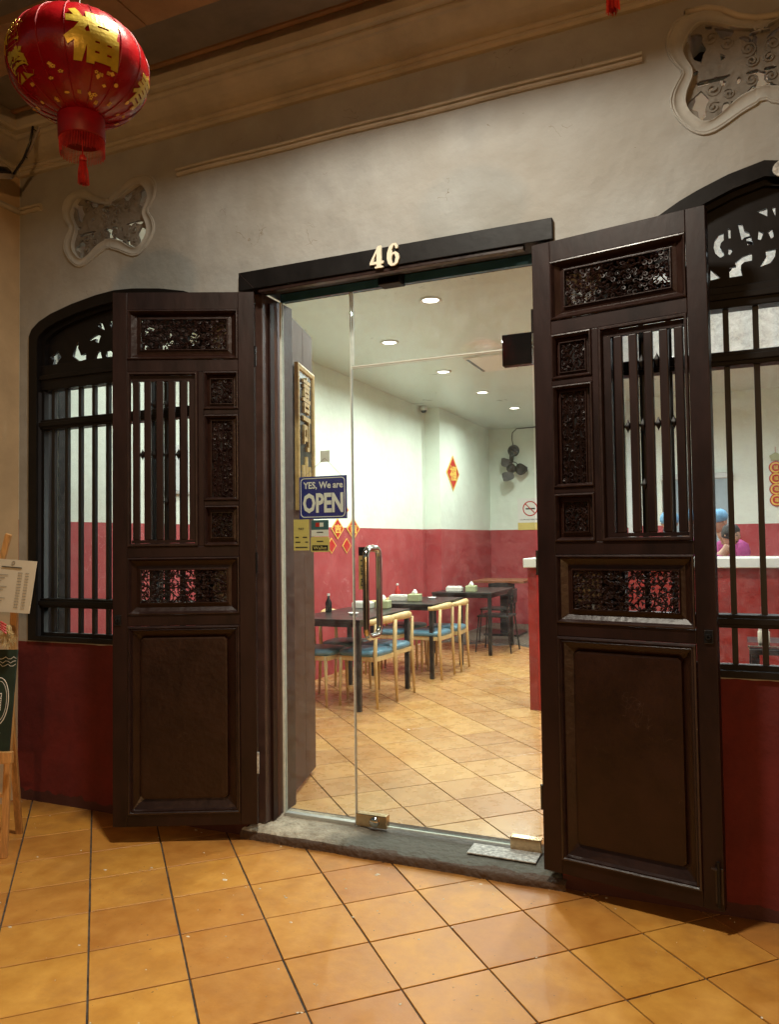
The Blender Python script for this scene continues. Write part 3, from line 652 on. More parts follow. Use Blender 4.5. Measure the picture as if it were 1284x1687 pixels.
def window(cx,hw,zs,zt,side,fz0,label):
    t=thing('barred_window',label,'window',(cx,0,0),0,'barred shophouse windows')
    ol=[(x-cx,z) for x,z in arch(cx,hw-.002,.874,zs,zt-.002)]
    inner=[(x-cx,z) for x,z in arch(cx,hw,.874,zs-.035,zt,inset=.062)]; inner[0]=(inner[0][0],.90); inner[1]=(inner[1][0],.90)
    me=curve_mesh('frame',ol,[inner],.16); o=new('frame',me,m_black,t); o.location.y=-.012
    # moulded inner bead of the frame
    me=curve_mesh('frame_bead',[(x*1.0,z) for x,z in inner],[[(x*.955,(z-1.75)*.978+1.75) for x,z in inner]],.03); o=new('frame_bead',me,m_black,t); o.location.y=.02
    a=hw-.062
    # fretwork board
    fr=[(x*.999,z) for x,z in inner if z>2.3]; 
    fo=[(-a,fz0),(a,fz0)]+[p for p in inner if p[1]>fz0+.02]
    hs=[[(x-cx,z) for x,z in h] for h in fret_holes(side)]
    hs=[h for h in hs if max(z for x,z in h)<zt-.07]
    me=curve_mesh('fretwork',fo,hs,.016); o=new('fretwork',me,m_black,t); o.location.y=.045
    rl=MB(); rd=random.Random(3)
    for s in (-1,1):
        for (q,zz,r) in ((-.14,.10,.045),(-.06,.17,.035),(-.28,.08,.035),(-.2,.2,.03),(-.4,.06,.025)):
            spiral(rl,s*q,fz0+zz,r,1.3,rd.uniform(0,6),s,.006,.042,n=14)
    rl.build('scroll_relief',m_black,o)
    zr=fz0
    for z0,z1,n in ((2.26,zr-.001,'rail'),(2.04,2.095,'rail'),(1.055,1.105,'rail')):
        MB().box(-a,a,.012,.085,z0,z1).build(n,m_black,t,bev=.004)
        MB().box(-a,a,.0,.012,(z0+z1)/2-.012,(z0+z1)/2+.012).build('rail_bead',m_black,t,bev=.003)
    sp=.0975 if side=='L' else .103
    n0=-3.224-cx if side=='L' else .126-cx
    k0=int((-a-n0)/sp)-1
    bmh=MB().box(-.0105,.0105,.035,.056,.901,2.259).mesh('bar'); bmh.materials.append(m_bar)
    for k in range(-8,16):
        x=n0+k*sp
        if -a+.03<x<a-.02:
            b=bpy.data.objects.new('bar',bmh); C.objects.link(b); b.parent=t; b.location.x=x
    MB().box(-a-.02,a+.02,.0,.19,.874,.899).build('sill',m_chalk,t,bev=.003)
    # inner glazing: panes in a frame coloured pale for the lit glass edge
    MB().box(-a,-a+.004,.0,.098,.90,2.25).build('reveal_board',m_reveal,t); MB().box(a-.004,a,.0,.098,.90,2.25).build('reveal_board',m_reveal,t)
    g=MB(); g.box(-a,-a+.012,.10,.130,.90,2.66); g.box(a-.012,a,.10,.130,.90,2.66)
    g.box(-.53+.005,-.50,.10,.13,.90,2.66) if False else None
    g.box(-a+.0125,a-.0125,.10,.13,2.055,2.085); g.build('glazing_frame',m_seal,t)
    b=MB(); b.box(-a,-a+.018,.1315,.198,.90,2.66); b.box(a-.018,a,.1315,.198,.90,2.66); b.box(.14,.165,.14,.18,.90,2.66) if side=='L' else None; b.build('inner_frame',m_black,t)
    MB().box(-a+.013,a-.013,.118,.121,.90,2.054).build('glass_pane',m_glassw,t)
    MB().box(-a+.013,a-.013,.118,.121,2.086,2.66).build('glass_pane',m_glassf if side=='R' else m_glassw,t)
    return t
window(WL,.617,2.57,2.745,'L',2.40,'barred window left of the doorway with red wall beneath, beside the menu easel')
window(WR,.625,2.38,2.79,'R',2.345,'barred window right of the doorway, below the larger plaster vent and cut by the photo edge')
# oval number plate
x,z=.262,2.735
pl=thing('number_plate','small oval white enamel number plate above the right window','number plate',(x,-.035,z))
MB().prism([(.068*math.cos(a*PI/12),.040*math.sin(a*PI/12)) for a in range(24)],-.004,.004,'y').build('plate',m_chalk,pl)
text('numeral','46',.05,.042,m_ink,pl,(-.018,-.006,0),bold=.01)
# ================================================================ CARVED DOOR LEAVES
LW=.683
def leaf_door(fs,label,loc,rz):
    """x from hinge outward, front at y=0 facing fs*y, thickness .045 behind"""
    t=thing('carved_door_leaf',label,'door leaf',loc,rz,'pair of carved folding door leaves')
    yb=-fs*.045
    def Y(a,b): return (min(a,b),max(a,b))
    fy=Y(0,yb)
    def bx(n,x0,x1,z0,z1,m=m_door,y=fy,bev=.0025): return MB().box(x0,x1,y[0],y[1],z0,z1).build(n,m,t,bev=bev)
    bx('stile',0,.078,.062,2.616); bx('stile',.612,LW,.062,2.616)
    for z0,z1 in ((2.53,2.616),(2.228,2.287),(1.332,1.384),(1.006,1.058),(.062,.118)): bx('rail',.0782,.6118,z0,z1)
    bx('mullion',.246,.272,1.3842,2.2278)
    for z0,z1 in ((2.018,2.043),(1.578,1.602)): bx('short_rail',.0782,.2458,z0,z1)
    F_=lambda *a,**k:framed(MB(),*a,**k)
    bead=[(0,.0),(.002,.007),(.008,.009),(.014,.003),(.017,-.004)]
    # moulded panel borders: beads + sloped fields
    def bevelpanel(r,c,name='panel_border'):
        x0,x1,z0,z1=r; st=[(0,.001),(.003,.007),(.007,.008),(.010,.003),(.016,-.010)]
        L=[]
        for ins,h in st: L.append([(x0+ins,fs*h,z0+ins),(x1-ins,fs*h,z0+ins),(x1-ins,fs*h,z1-ins),(x0+ins,fs*h,z1-ins)])
        MB().rings(L,fill=False).build('bead',m_doorbead,t)
        i=.016; L=[[(x0+i,-fs*.010,z0+i),(x1-i,-fs*.010,z0+i),(x1-i,-fs*.010,z1-i),(x0+i,-fs*.010,z1-i)]]
        cx0,cx1,cz0,cz1=c
        for h,g in ((-.024,.022),(-.020,.006),(-.012,.004),(-.012,0)):
            L.append([(cx0-g,fs*h,cz0-g),(cx1+g,fs*h,cz0-g),(cx1+g,fs*h,cz1+g),(cx0-g,fs*h,cz1+g)])
        L.append([(cx0,-fs*.034,cz0),(cx1,-fs*.034,cz0),(cx1,-fs*.034,cz1),(cx0,-fs*.034,cz1)])
        return MB().rings(L,fill=False).build(name,m_doorp,t)
    def carve(c,seed,solid,step=.026):
        cx0,cx1,cz0,cz1=c; mb=carving(cx1-cx0,cz1-cz0,seed,step)
        if fs>0: mb.v=[(x,-y,z) for x,y,z in mb.v]
        o=mb.build('carved_panel',m_door,t,recalc=False); o.location=((cx0+cx1)/2,-fs*.022,(cz0+cz1)/2)
        if solid: 
            y=Y(-fs*.034,-fs*.026); MB().box(cx0-(cx0+cx1)/2,cx1-(cx0+cx1)/2,y[0]+fs*.022,y[1]+fs*.022,cz0-(cz0+cz1)/2,cz1-(cz0+cz1)/2).build('carving_ground',m_black,o)
        return o
    P=[((.078,.612,2.287,2.53),(.135,.55,2.34,2.487),11,False,.021),((.078,.612,1.058,1.332),(.142,.552,1.115,1.270),12,False,.020),
       ((.078,.246,2.043,2.228),(.109,.213,2.074,2.192),13,True,.024),((.078,.246,1.602,2.018),(.109,.21,1.618,1.988),14,True,.024),((.078,.246,1.384,1.578),(.112,.212,1.425,1.543),15,True,.024)]
    for r,c,s,sol,st in P: bevelpanel(r,c); carve(c,s,sol,st)
    # bottom raised panel
    r=(.078,.612,.118,1.006); x0,x1,z0,z1=r; L=[]
    for ins,h in ((0,.001),(.003,.008),(.009,.010),(.014,.003),(.019,.006),(.024,-.008)): L.append([(x0+ins,fs*h,z0+ins),(x1-ins,fs*h,z0+ins),(x1-ins,fs*h,z1-ins),(x0+ins,fs*h,z1-ins)])
    MB().rings(L,fill=False).build('bead',m_doorbead,t)
    L=[]
    def chl(x0,x1,z0,z1,c,y):
        return [(x0+c,y,z0),(x1-c,y,z0),(x1,y,z0+c),(x1,y,z1-c),(x1-c,y,z1),(x0+c,y,z1),(x0,y,z1-c),(x0,y,z0+c)]
    L=[chl(x0+.024,x1-.024,z0+.024,z1-.024,.0005,-fs*.008),chl(.138,.557,.184,.952,.012,-fs*.026),chl(.142,.553,.188,.948,.012,-fs*.014),chl(.150,.545,.196,.940,.012,-fs*.013)]
    MB().rings(L,fill=True).build('raised_panel',m_doorp,t)
    # slatted opening with sliding shutter behind
    MB().rings([[(x0,fs*h,z0),(x1,fs*h,z0),(x1,fs*h,z1),(x0,fs*h,z1)] for x0,x1,z0,z1,h in ((.272,.612,1.384,2.228,.001),(.276,.608,1.388,2.224,.008),(.284,.600,1.396,2.216,.008),(.288,.596,1.400,2.212,-.012))],fill=False).build('bead',m_doorbead,t)
    y=Y(-fs*.012,-fs*.034)
    MB().box(.289,.595,y[0],y[1],2.185,2.211).build('slat_rail',m_door,t); MB().box(.289,.595,y[0],y[1],1.401,1.416).build('slat_rail',m_door,t)
    MB().box(.289,.318,y[0],y[1],1.4162,2.1848).build('slat',m_door,t)
    sm=MB().box(-.0165,.0165,y[0],y[1],1.4162,2.1848).mesh('slat',bev=.004); sm.materials.append(m_door)
    xs=[.345,.403,.461,.519,.574]
    for x in xs:
        s=bpy.data.objects.new('slat',sm); C.objects.link(s); s.parent=t; s.location.x=x
    # turned diamonds on the rods behind the slats
    dm=MB(); dm.lathe([(.0,-.028),(.003,-.02),(.012,-.004),(.013,0),(.012,.004),(.003,.02),(0,.028)],0,0,6); dmm=dm.mesh('diamond_pin'); dmm.materials.append(m_black)
    for x,zz in ((.432,1.83),(.490,1.83),(.374,1.83),(.432,2.075),(.490,2.075),(.432,1.60),(.547,1.83)):
        d=bpy.data.objects.new('diamond_pin',dmm); C.objects.link(d); d.parent=t; d.location=(x,-fs*.03,zz)
    for zz in (1.83,):
        MB().tube([(.335,-fs*.033,zz),(.585,-fs*.033,zz)],.006,6).build('rod',m_black,t)
    # lock ring and hinges
    lk=MB(); lk.lathe([(.004,-.004),(.010,-.004),(.012,0),(.010,.004),(.004,.004)],0,0,12); lk.xf(Matrix.Rotation(PI/2,4,'X')); o=lk.build('latch_ring',m_blk,t); o.location=(.655,fs*.008,1.035)
    MB().box(.640,.672,*Y(fs*.001,fs*.006),1.010,1.060).build('latch_plate',m_blk,t,bev=.002)
    if fs<0:
        MB().box(.655,.682,*Y(fs*.001,fs*.006),.09,.215).build('bolt_plate',m_doorbead,t,bev=.002); MB().tube([(.668,fs*.012,.08),(.668,fs*.012,.24)],.006,8).build('bolt',m_black,t)
        MB().tube([(.668,fs*.012,.21),(.645,fs*.016,.215)],.004,6).build('bolt_lever',m_doorbead,t)
    for zz in (.35,1.3,2.3): MB().tube([(-.004,-fs*.004,zz-.05),(-.004,-fs*.004,zz+.05)],.006,8).build('hinge',m_chalk if zz==.35 and fs>0 else m_blk,t)
    return t
aL=math.atan2(-.418,-.908); aR=math.atan2(-.1797,.9837)
leaf_door(1,'left carved door leaf, folded open beside the menu easel',(-2.074*.984,-.05,.0224),aL).scale=(.984,)*3
leaf_door(-1,'right carved door leaf, wider in view and folded open against the right window',(-.709*.984,-.05,.0224),aR).scale=(.984,)*3
# ================================================================ GLASS ENTRANCE
fx=thing('fixed_glass_panel','narrow fixed glass panel at the left of the entrance behind the OPEN sign','glass panel',(0,.2,0))
MB().box(-2.035,-1.652,-.005,.005,.062,2.611).build('glass_pane',m_glass,fx)
fm=MB(); fm.box(-2.045,-2.035,-.012,.012,.052,2.611); fm.build('side_channel',m_seal,fx)
MB().box(-2.035,-1.652,-.016,.016,.040,.064).build('bottom_channel',m_alu,fx,bev=.002)
MB().box(-1.6515,-1.6465,-.006,.006,.062,2.611).build('edge_seal',m_seal,fx)
trn=thing('transom_glass','dusty fixed glass transom above the swinging glass door','transom',(0,.2,0))
MB().box(-1.645,-.752,-.005,.005,2.246,2.611).build('glass_pane',m_glasst,trn)
MB().box(-1.645,-.752,-.006,.006,2.240,2.2458).build('edge_seal',m_seal,trn)
MB().box(-1.640,-1.634,-.007,.007,2.25,2.609).build('silicone_bead',m_seal,trn)
gd=thing('glass_door','frameless swinging glass door with a tall looped steel handle','glass door',(0,.2,0))
MB().box(-1.643,-.762,-.005,.005,.064,2.233).build('glass_pane',m_glass,gd)
MB().box(-1.6445,-1.6432,-.0055,.0055,.064,2.233).build('glass_edge',m_alu,gd)
MB().box(-1.643,-.762,-.0056,.0056,.060,.0638).build('glass_edge',m_seal,gd)
MB().box(-.89,-.756,-.022,.022,2.165,2.305).build('patch_fitting',m_patch,gd,bev=.003)
MB().box(-1.643,-1.485,-.020,.020,.054,.112).build('patch_fitting',m_copper,gd,bev=.003)
lk=MB().lathe([(0,.012),(.020,.012),(.024,.006),(.024,0)],0,0,20); lk.xf(Matrix.Rotation(PI/2,4,'X')); o=lk.build('lock_cylinder',m_steel,gd,smooth=True); o.location=(-1.545,-.02,.082)
MB().box(-.895,-.758,-.022,.022,.045,.105).build('patch_fitting',m_copper,gd,bev=.003)
# D handle back to back
def rr(n=8):
    pts=[]; y0,y1,z0,z1,r=-.075,.075,.945,1.362,.045
    for cy,cz,a0 in ((y1-r,z1-r,0),(y0+r,z1-r,PI/2),(y0+r,z0+r,PI),(y1-r,z0+r,1.5*PI)):
        for k in range(n+1): a=a0+PI/2*k/n; pts.append((-1.548,cy+r*math.cos(a),cz+r*math.sin(a)))
    return pts+[pts[0]]
MB().tube(rr(),.016,14,caps=False).build('handle',m_steel,gd,smooth=True)
for zz in (1.27,1.03):
    mm=MB().tube([(-1.548,-.09,zz),(-1.548,-.06,zz)],.0001,4)
push=thing('push_plate','vertical brass PUSH plate stuck on the glass beside the handle','push plate',(-1.603,.212,1.267))
MB().box(-.024,.024,0,.003,-.102,.060).build('plate',m_goldwood,push,bev=.001)
MB().box(-.024,.024,0,.0034,.0605,.102).build('plate_head',m_blk,push)
o=text('lettering','PUSH',.125,.026,m_ink,push,(0,-.001,-.022),bold=.01); o.rotation_euler=(0,-PI/2,0)
# worn floor plate under the pivot
tag(MB().box(-1.06,-.76,.075,.185,.047,.053).build('floor_spring_cover',m_chalk,bev=.002),'scuffed white metal floor spring cover on the sill under the glass door','cover plate')
# ---------------- OPEN sign and stickers
sg=thing('open_sign','blue YES We are OPEN sign hanging inside the fixed glass on a wire','sign',(-1.831,.235,1.617))
MB().box(-.134,.134,-.002,.002,-.107,.106).build('board',m_blue,sg,bev=.001)
def rrect(w,h,r,n=5):
    p=[]
    for cx,cz,a0 in ((w-r,h-r,0),(-w+r,h-r,PI/2),(-w+r,-h+r,PI),(w-r,-h+r,1.5*PI)):
        for k in range(n+1): a=a0+PI/2*k/n; p.append((cx+r*math.cos(a),cz+r*math.sin(a)))
    return p
o=new('border_line',curve_mesh('border_line',rrect(.125,.098,.02),[rrect(.1215,.0945,.0175)],.001),m_white,sg); o.location=(0,-.0035,0)
text('lettering','YES, We are',.222,.040,m_white,sg,(.002,-.003,.059),bold=.018)
text('lettering','OPEN',.226,.100,m_white,sg,(.001,-.003,-.027),bold=.035)
MB().box(-.026,.026,-.003,.001,.176,.232).build('hook_pad',m_white,sg,bev=.001).location.x=.015
wr=MB().tube([(-.11,0,.104),(.015,-.004,.195),(.105,0,.104)],.0012,5); wr.build('wire',m_pvc,sg)
s1=thing('payment_sticker','tall yellow payment sticker on the glass below the sign','sticker',(-1.940,.208,1.432))
MB().box(-.044,.044,0,.0015,-.077,.077).build('card',m_yel,s1)
for i,(a,b,c) in enumerate(((-.025,.010,-.012),(.020,.012,-.012),(-.02,.014,-.036),(.03,.008,-.036),(0,.034,-.062))): MB().box(a-b,a+b,-.001,0,c-.003,c+.003).build('print_mark',m_ink,s1)
text('lettering','PAY',.03,.012,m_ink,s1,(0,-.001,.03))
s2=thing('card_sticker','dark teal and white bank card sticker beside the yellow one','sticker',(-1.835,.208,1.461))
MB().box(-.048,.048,0,.0015,-.005,.043).build('card',m_teal,s2); MB().box(-.048,.048,0,.0015,-.038,-.0052).build('card_foot',m_white,s2)
MB().box(-.024,-.002,-.001,0,.010,.030).build('print_mark',m_red,s2); MB().box(-.001,.02,-.001,0,.010,.030).build('print_mark',m_white,s2); MB().box(-.018,.018,-.001,0,-.020,-.015).build('print_mark',m_ink,s2)
s3=thing('wallet_sticker','small yellow and black sticker directly under the card sticker','sticker',(-1.835,.208,1.384))
o=new('card',curve_mesh('card',rrect(.052,.037,.008),[],.0015),m_yel,s3)
MB().box(-.044,.044,-.001,0,-.030,-.004).build('print_band',m_blk,s3); text('lettering','Wallet',.074,.015,m_yel,s3,(0,-.002,-.017)); MB().box(-.018,.018,-.001,0,.012,.018).build('print_mark',m_ink,s3)
# ---------------- inner plank door with plaque, opened into the room
hx_,hy_=-2.145,.36; ex_,ey_=-2.32,1.02
ai=math.atan2(ey_-hy_,ex_-hx_); IL=math.hypot(ex_-hx_,ey_-hy_)
idr=thing('plank_door','brown plank door swung inward behind the fixed glass','door',(hx_,hy_,0),ai)
for k in range(3):
    a=IL*k/3; MB().box(a+.001,a+IL/3-.001,0,.04,.03,2.66).build('plank',m_wood,idr,bev=.003)
pq=thing('calligraphy_plaque','black plaque with gold frame and gold characters hung on the plank door','plaque',(hx_+math.cos(ai)*.41+math.sin(ai)*.012,hy_+math.sin(ai)*.41-math.cos(ai)*.012,2.02),ai)
MB().box(-.16,.16,-.012,.0,-.42,.36).build('board',m_blk,pq)
mb=MB(); mb.rings([[(-.16-e,y,-.42-e),(.16+e,y,-.42-e),(.16+e,y,.36+e),(-.16-e,y,.36+e)] for e,y in ((.025,0),(.025,-.022),(.015,-.026),(-.005,-.022),(-.01,-.012))],fill=False); mb.build('frame',m_goldwood,pq)
for ch,zz,hh in (('喜',.225,.21),('可',.0,.20),('山',-.26,.26)): text('character',ch,.16,hh,m_goldwood,pq,(0,-.018,zz),depth=.012,bold=.018)
# ================================================================ LANTERN
def lantern(name,label,loc,tilt):
    t=thing(name,label,'lantern',loc,0,'round red festival lanterns')
    RX,RZ=.222,.172   # scaled below
    def E(u,v,r=1): # longitude u (0 = towards -y), latitude v
        return (RX*r*math.cos(v)*math.sin(u),-RX*r*math.cos(v)*math.cos(u),RZ*r*math.sin(v))
    mb=MB(); n,m=64,28
    for i in range(m+1):
        v=-1.32+2.64*i/m
        for j in range(n): u=2*PI*j/n; mb.v.append(E(u,v,1+.006*math.cos(u*16)))
    mb.f=[(i*n+j,i*n+(j+1)%n,(i+1)*n+(j+1)%n,(i+1)*n+j) for i in range(m) for j in range(n)]
    mb.build('shade',m_lred,t,smooth=True)
    for k in range(16):
        u=2*PI*(k+.5)/16; MB().tube([E(u,-1.3+2.6*i/20,1.003) for i in range(21)],.0016,4,caps=False).build('rib',m_lred2,t)
    def wrap(me,u0,v0,r=1.012):
        for vt in me.vertices:
            x,y,z=vt.co; v=v0+z/RZ*.92; u=u0+x/(RX*max(.35,math.cos(v))); k=r+(.006 if y<0 else 0); vt.co=E(u,v,k)
        me.update(); return me
    def glyph(txt,w,h,u0,v0,bold,mt=m_gold,n='character'):
        me=text_mesh(txt,w,h,.002,bold)
        bm=bmesh.new(); bm.from_mesh(me)
        if w>.05:
            for k in range(-8,9):
                for co,no in (((k*.013,0,0),(1,0,0)),((0,0,k*.013),(0,0,1))): bmesh.ops.bisect_plane(bm,geom=bm.verts[:]+bm.edges[:]+bm.faces[:],plane_co=co,plane_no=no)
        bm.to_mesh(me); bm.free()
        new(n,wrap(me,u0,v0),mt,t)
    a0=math.radians(52)   # the large character faces the camera
    glyph('福',.165,.175,a0+.05,-.04,.035); glyph('進',.11,.10,a0-1.25,.12,.03); glyph('榮',.10,.09,a0-1.2,-.42,.03); glyph('春',.10,.11,a0+1.15,-.45,.02); glyph('寶',.09,.10,a0+2.7,.3,.02)
    rd=random.Random(5)
    for k in range(46):
        u=rd.uniform(0,2*PI); v=rd.uniform(-1.1,-.55)
        if k<6: u=a0+rd.uniform(-.9,.9)
        glyph(rd.choice('✿❀吉囍♦・'),rd.uniform(.008,.017),rd.uniform(.008,.017),u,v,.0,m_goldp,'small_print')
    mb=MB(); mb.lathe([(.03,.175),(.075,.176),(.078,.166),(.07,.16)],0,0,32); mb.build('top_cap',m_lred2,t,smooth=True)
    mb=MB(); mb.lathe([(.070,-.160),(.074,-.165),(.0745,-.235),(.071,-.240),(.0705,-.165)],0,0,40); mb.build('collar',m_lred2,t,smooth=True)
    fr=MB()
    for k in range(90):
        a=2*PI*k/90; r=.071; L=rd.uniform(.045,.056); x,y=r*math.cos(a),r*math.sin(a)
        fr.tube([(x,y,-.236),(x*1.0,y*1.0,-.26),(x*.98+rd.uniform(-.001,.001),y*.98,-.236-L)],.0011,3)
    stuff(fr.build('fringe',m_fringe,t))
    ts=MB(); ts.tube([(0,0,-.17),(0,0,-.30)],.002,5); ts.lathe([(0,-.285),(.009,-.287),(.012,-.297),(.011,-.305)],0,0,10)
    for k in range(60):
        a=2*PI*k/60*3.1; r=.012*math.sqrt(rd.random()); ts.tube([(r*.6*math.cos(a),r*.6*math.sin(a),-.30),(r*1.3*math.cos(a),r*1.3*math.sin(a),-.34),(r*1.5*math.cos(a)+rd.uniform(-.002,.002),r*1.5*math.sin(a),-.383)],.0012,3)
    ts.build('tassel',m_fringe,t)
    t.rotation_euler=tilt; t.scale=(.80,.80,.80); return t
Z1=2.655
lantern('red_lantern','red round lantern with gold characters hanging at upper left',(-1.536,-1.64,Z1),(.03,-.02,0))
lantern('red_lantern','second red lantern, only its tassel tip showing at the top edge',(-.172,-1.64,2.722),(0,0,.6))
for (x,z) in ((-1.536,Z1),(-.172,2.722)):
    tag(MB().tube([(x,-1.64,z+.13),(x,-1.64,3.61)],.0016,5).build('hanging_wire',m_pvc),'thin wire holding the lantern '+('at upper left' if x<-1 else 'above the top edge'),'wire')
# ================================================================ MENU EASEL
ez=thing('display_easel','pine easel holding a dark green chalkboard at the left edge','easel',(0,0,0))
def stick(n,a,b,w=.03,d=.02,m=m_easel,par=ez):
    a=Vector(a); b=Vector(b); dd=(b-a).normalized(); s=Vector((.92,.40,0)); s=(s-dd*s.dot(dd)).normalized(); q=dd.cross(s)
    vs=[p+s*i*w/2+q*j*d/2 for p in (a,b) for i,j in ((-1,-1),(1,-1),(1,1),(-1,1))]
    return MB().add(vs,[(0,3,2,1),(4,5,6,7),(0,1,5,4),(1,2,6,5),(2,3,7,6),(3,0,4,7)]).build(n,m,par,bev=.002)
def at(px,py,Y): x,z=unproj(px,py,Y); return (x,Y,z)
fxx=Vector((-3.0,-.625,0)); sd=Vector((.75,-.66,0))    # board plane direction, left part lies outside the frame
# right leg: floor to tip
stick('leg',(-3.010,-.62,0),at(24,992,-.60))
stick('leg',(-3.19,-.38,0),at(14,1130,-.56))
lx=Vector((-.46,-.17,0))
stick('leg',Vector((-3.010,-.62,0))+lx,Vector(at(24,992,-.60))+lx+Vector((.06,.02,0)))
stick('leg',Vector((-3.15,-.38,0))+lx,Vector(at(14,1130,-.56))+lx)
stick('ledge',at(20,1248,-.655),Vector(at(20,1248,-.655))+lx*1.15,.025,.05)
stick('brace',at(10,1310,-.5),Vector(at(10,1310,-.5))+lx,.02,.02)
a=Vector(at(15,1243,-.645)); b=Vector(at(30,1070,-.635)); bd=MB()
for th in (0,): 
    c=b+lx*1.05; d=a+lx*1.0
    nrm=Vector((.35,-.93,.1)).normalized()*.012
    bd.add([a,b,c,d,a+nrm,b+nrm,c+nrm,d+nrm],[(0,1,2,3),(4,7,6,5),(0,4,5,1),(1,5,6,2),(2,6,7,3),(3,7,4,0)])
chk=bd.build('chalkboard',m_board,ez)
# chalk drawing: ring logo and strokes
ring=MB(); cc=Vector(at(0,1155,-.66)); ux=lx.normalized()*-1; uz=(b-a).normalized()
def on(p,q): return cc+ux*p+uz*q+nrm*1.15
ring.tube([on(.045*math.cos(k*PI/14),.105*math.sin(k*PI/14)) for k in range(29)],.0022,5)
ring.tube([on(.036*math.cos(k*PI/14),.09*math.sin(k*PI/14)) for k in range(29)],.0014,5)
for k in range(4): ring.tube([on(-.03,.03-.02*k),on(.012,.035-.02*k),on(.01,.02-.02*k)],.003,5)
for k in range(3): ring.tube([on(-.02+.012*i,.16+.016*k+.006*math.sin(i*2+k)) for i in range(8)],.0016,5)
for k in range(2): ring.tube([on(-.02,-.135-.03*k),on(.008,-.125-.03*k),on(.018,-.14-.03*k),on(-.0,-.15-.03*k)],.0026,5)
ring.build('chalk_drawing',m_white,chk)
mn=thing('menu_card','cream menu card clipped to the top of the easel','menu',(0,0,0))
A=Vector(at(-60,916,-.66)); B=Vector(at(60,925,-.62)); Cc=Vector(at(47,1011,-.63)); Dd=Vector(at(-70,1003,-.67)); nn=(B-A).cross(Cc-B).normalized()*.002
if nn.y>0: nn=-nn
pl_=MB(); pl_.add([A,B,Cc,Dd,A-nn*2,B-nn*2,Cc-nn*2,Dd-nn*2],[(0,1,2,3),(4,7,6,5),(0,4,5,1),(1,5,6,2),(2,6,7,3),(3,7,4,0)]); pl_.build('page',m_cream,mn)
pr_=MB()
def onp(s,q): return A.lerp(B,s).lerp(Dd.lerp(Cc,s),q)+nn*1.1
for i in range(13):
    q=.24+i*.055; L=.30+.2*((i*7)%5)/5
    for s0,s1 in ((.15,L),(.50,.50+.16*((i*3)%4)/4+.03),(.78,.84),(.88,.93)):
        pr_.tube([onp(s0,q),onp(s1,q)],.0009,3)
pr_.tube([onp(.55,.14),onp(.82,.145)],.0022,4)
pr_.tube([onp(.70+.02*math.cos(k*PI/6),.06+.03*math.sin(k*PI/6)) for k in range(13)],.001,4)
pr_.build('printing',m_ink,mn)
fw=thing('dried_flowers','bunch of dried straw flowers with a red ribbon on the easel','dried flowers',at(14,1040,-.68))
sf=MB(); rd=random.Random(2)
for k in range(120):
    a=rd.uniform(0,6.28); l=rd.uniform(.03,.062); sf.tube([(rd.uniform(-.02,.01),rd.uniform(-.015,.01),rd.uniform(-.02,.03)),(l*.5*math.cos(a),-.02*rd.random(),-.02+l*.4*math.sin(a)),(l*math.cos(a),-.03*rd.random(),-.03+l*.8*math.sin(a))],.0012,3)
stuff(sf.build('straw',m_straw,fw))
rb=MB(); 
for k in range(4): rb.tube([(-.03,-.03,.04-.012*k),(.0,-.04,.045-.01*k),(.02,-.03,.03-.012*k)],.004,5)
rb.build('ribbon',m_red,fw)
stick('peg',at(2,925,-.60),at(14,880,-.60),.026,.018)
# ================================================================ ROOM
rw=struct(MB().box(-4.0,-3.84,.20,6.98,-.02,3.5).build('wall_left',m_room))
struct(MB().box(-4.0,-3.62,6.98,9.47,-.02,3.5).build('wall_left_end',m_room))
struct(MB().box(-4.0,-.95,9.47,9.6,-.02,3.5).build('wall_back',m_room))
struct(MB().box(-1.05,-.95,7.75,9.47,-.02,3.5).build('wall_return',m_room))
rbk=curve_mesh('wall_kitchen',[(-1.05,-.02),(-.75,-.02),(-.75,2.205),(.10,2.205),(.10,-.02),(2.6,-.02),(2.6,3.5),(-1.05,3.5)],[],.14)
for v in rbk.vertices: v.co.y+=7.6
struct(new('wall_kitchen',rbk,m_room))
struct(MB().box(2.5,2.66,.20,7.6,-.02,3.5).build('wall_right',m_room))
struct(MB().box(-4.0,-3.641,.0,.20,-.02,4.2).build('wall_corner',m_room))
ceil=struct(MB().box(-4.0,2.66,.201,9.6,3.24,3.34).build('ceiling',m_ceil))
struct(MB().box(-4.2,2.8,.2,9.8,4.25,4.35).build('roof',m_dark))
struct(MB().box(-1.2,2.6,11.0,11.1,-.02,3.24).build('kitchen_wall',m_kit))
struct(MB().box(-1.2,-1.1,7.75,11,-.02,3.24).build('kitchen_side_wall',m_kit))
struct(MB().box(2.55,2.65,7.75,11,-.02,3.24).build('kitchen_side_wall',m_kit))
struct(MB().box(-1.2,2.6,7.76,11,2.6,2.7).build('kitchen_ceiling',m_kit))
tag(MB().box(-.55,-.30,8.3,8.9,0,1.95).build('kitchen_cabinet',m_alu,bev=.01),'tall steel kitchen cabinet behind the staff','cabinet')
hd=thing('kitchen_hood','pale steel hood edge over the kitchen opening','hood',(0,0,0))
MB().box(-.75,.10,7.50,7.598,2.13,2.205).build('hood_lip',m_alu,hd,bev=.006)
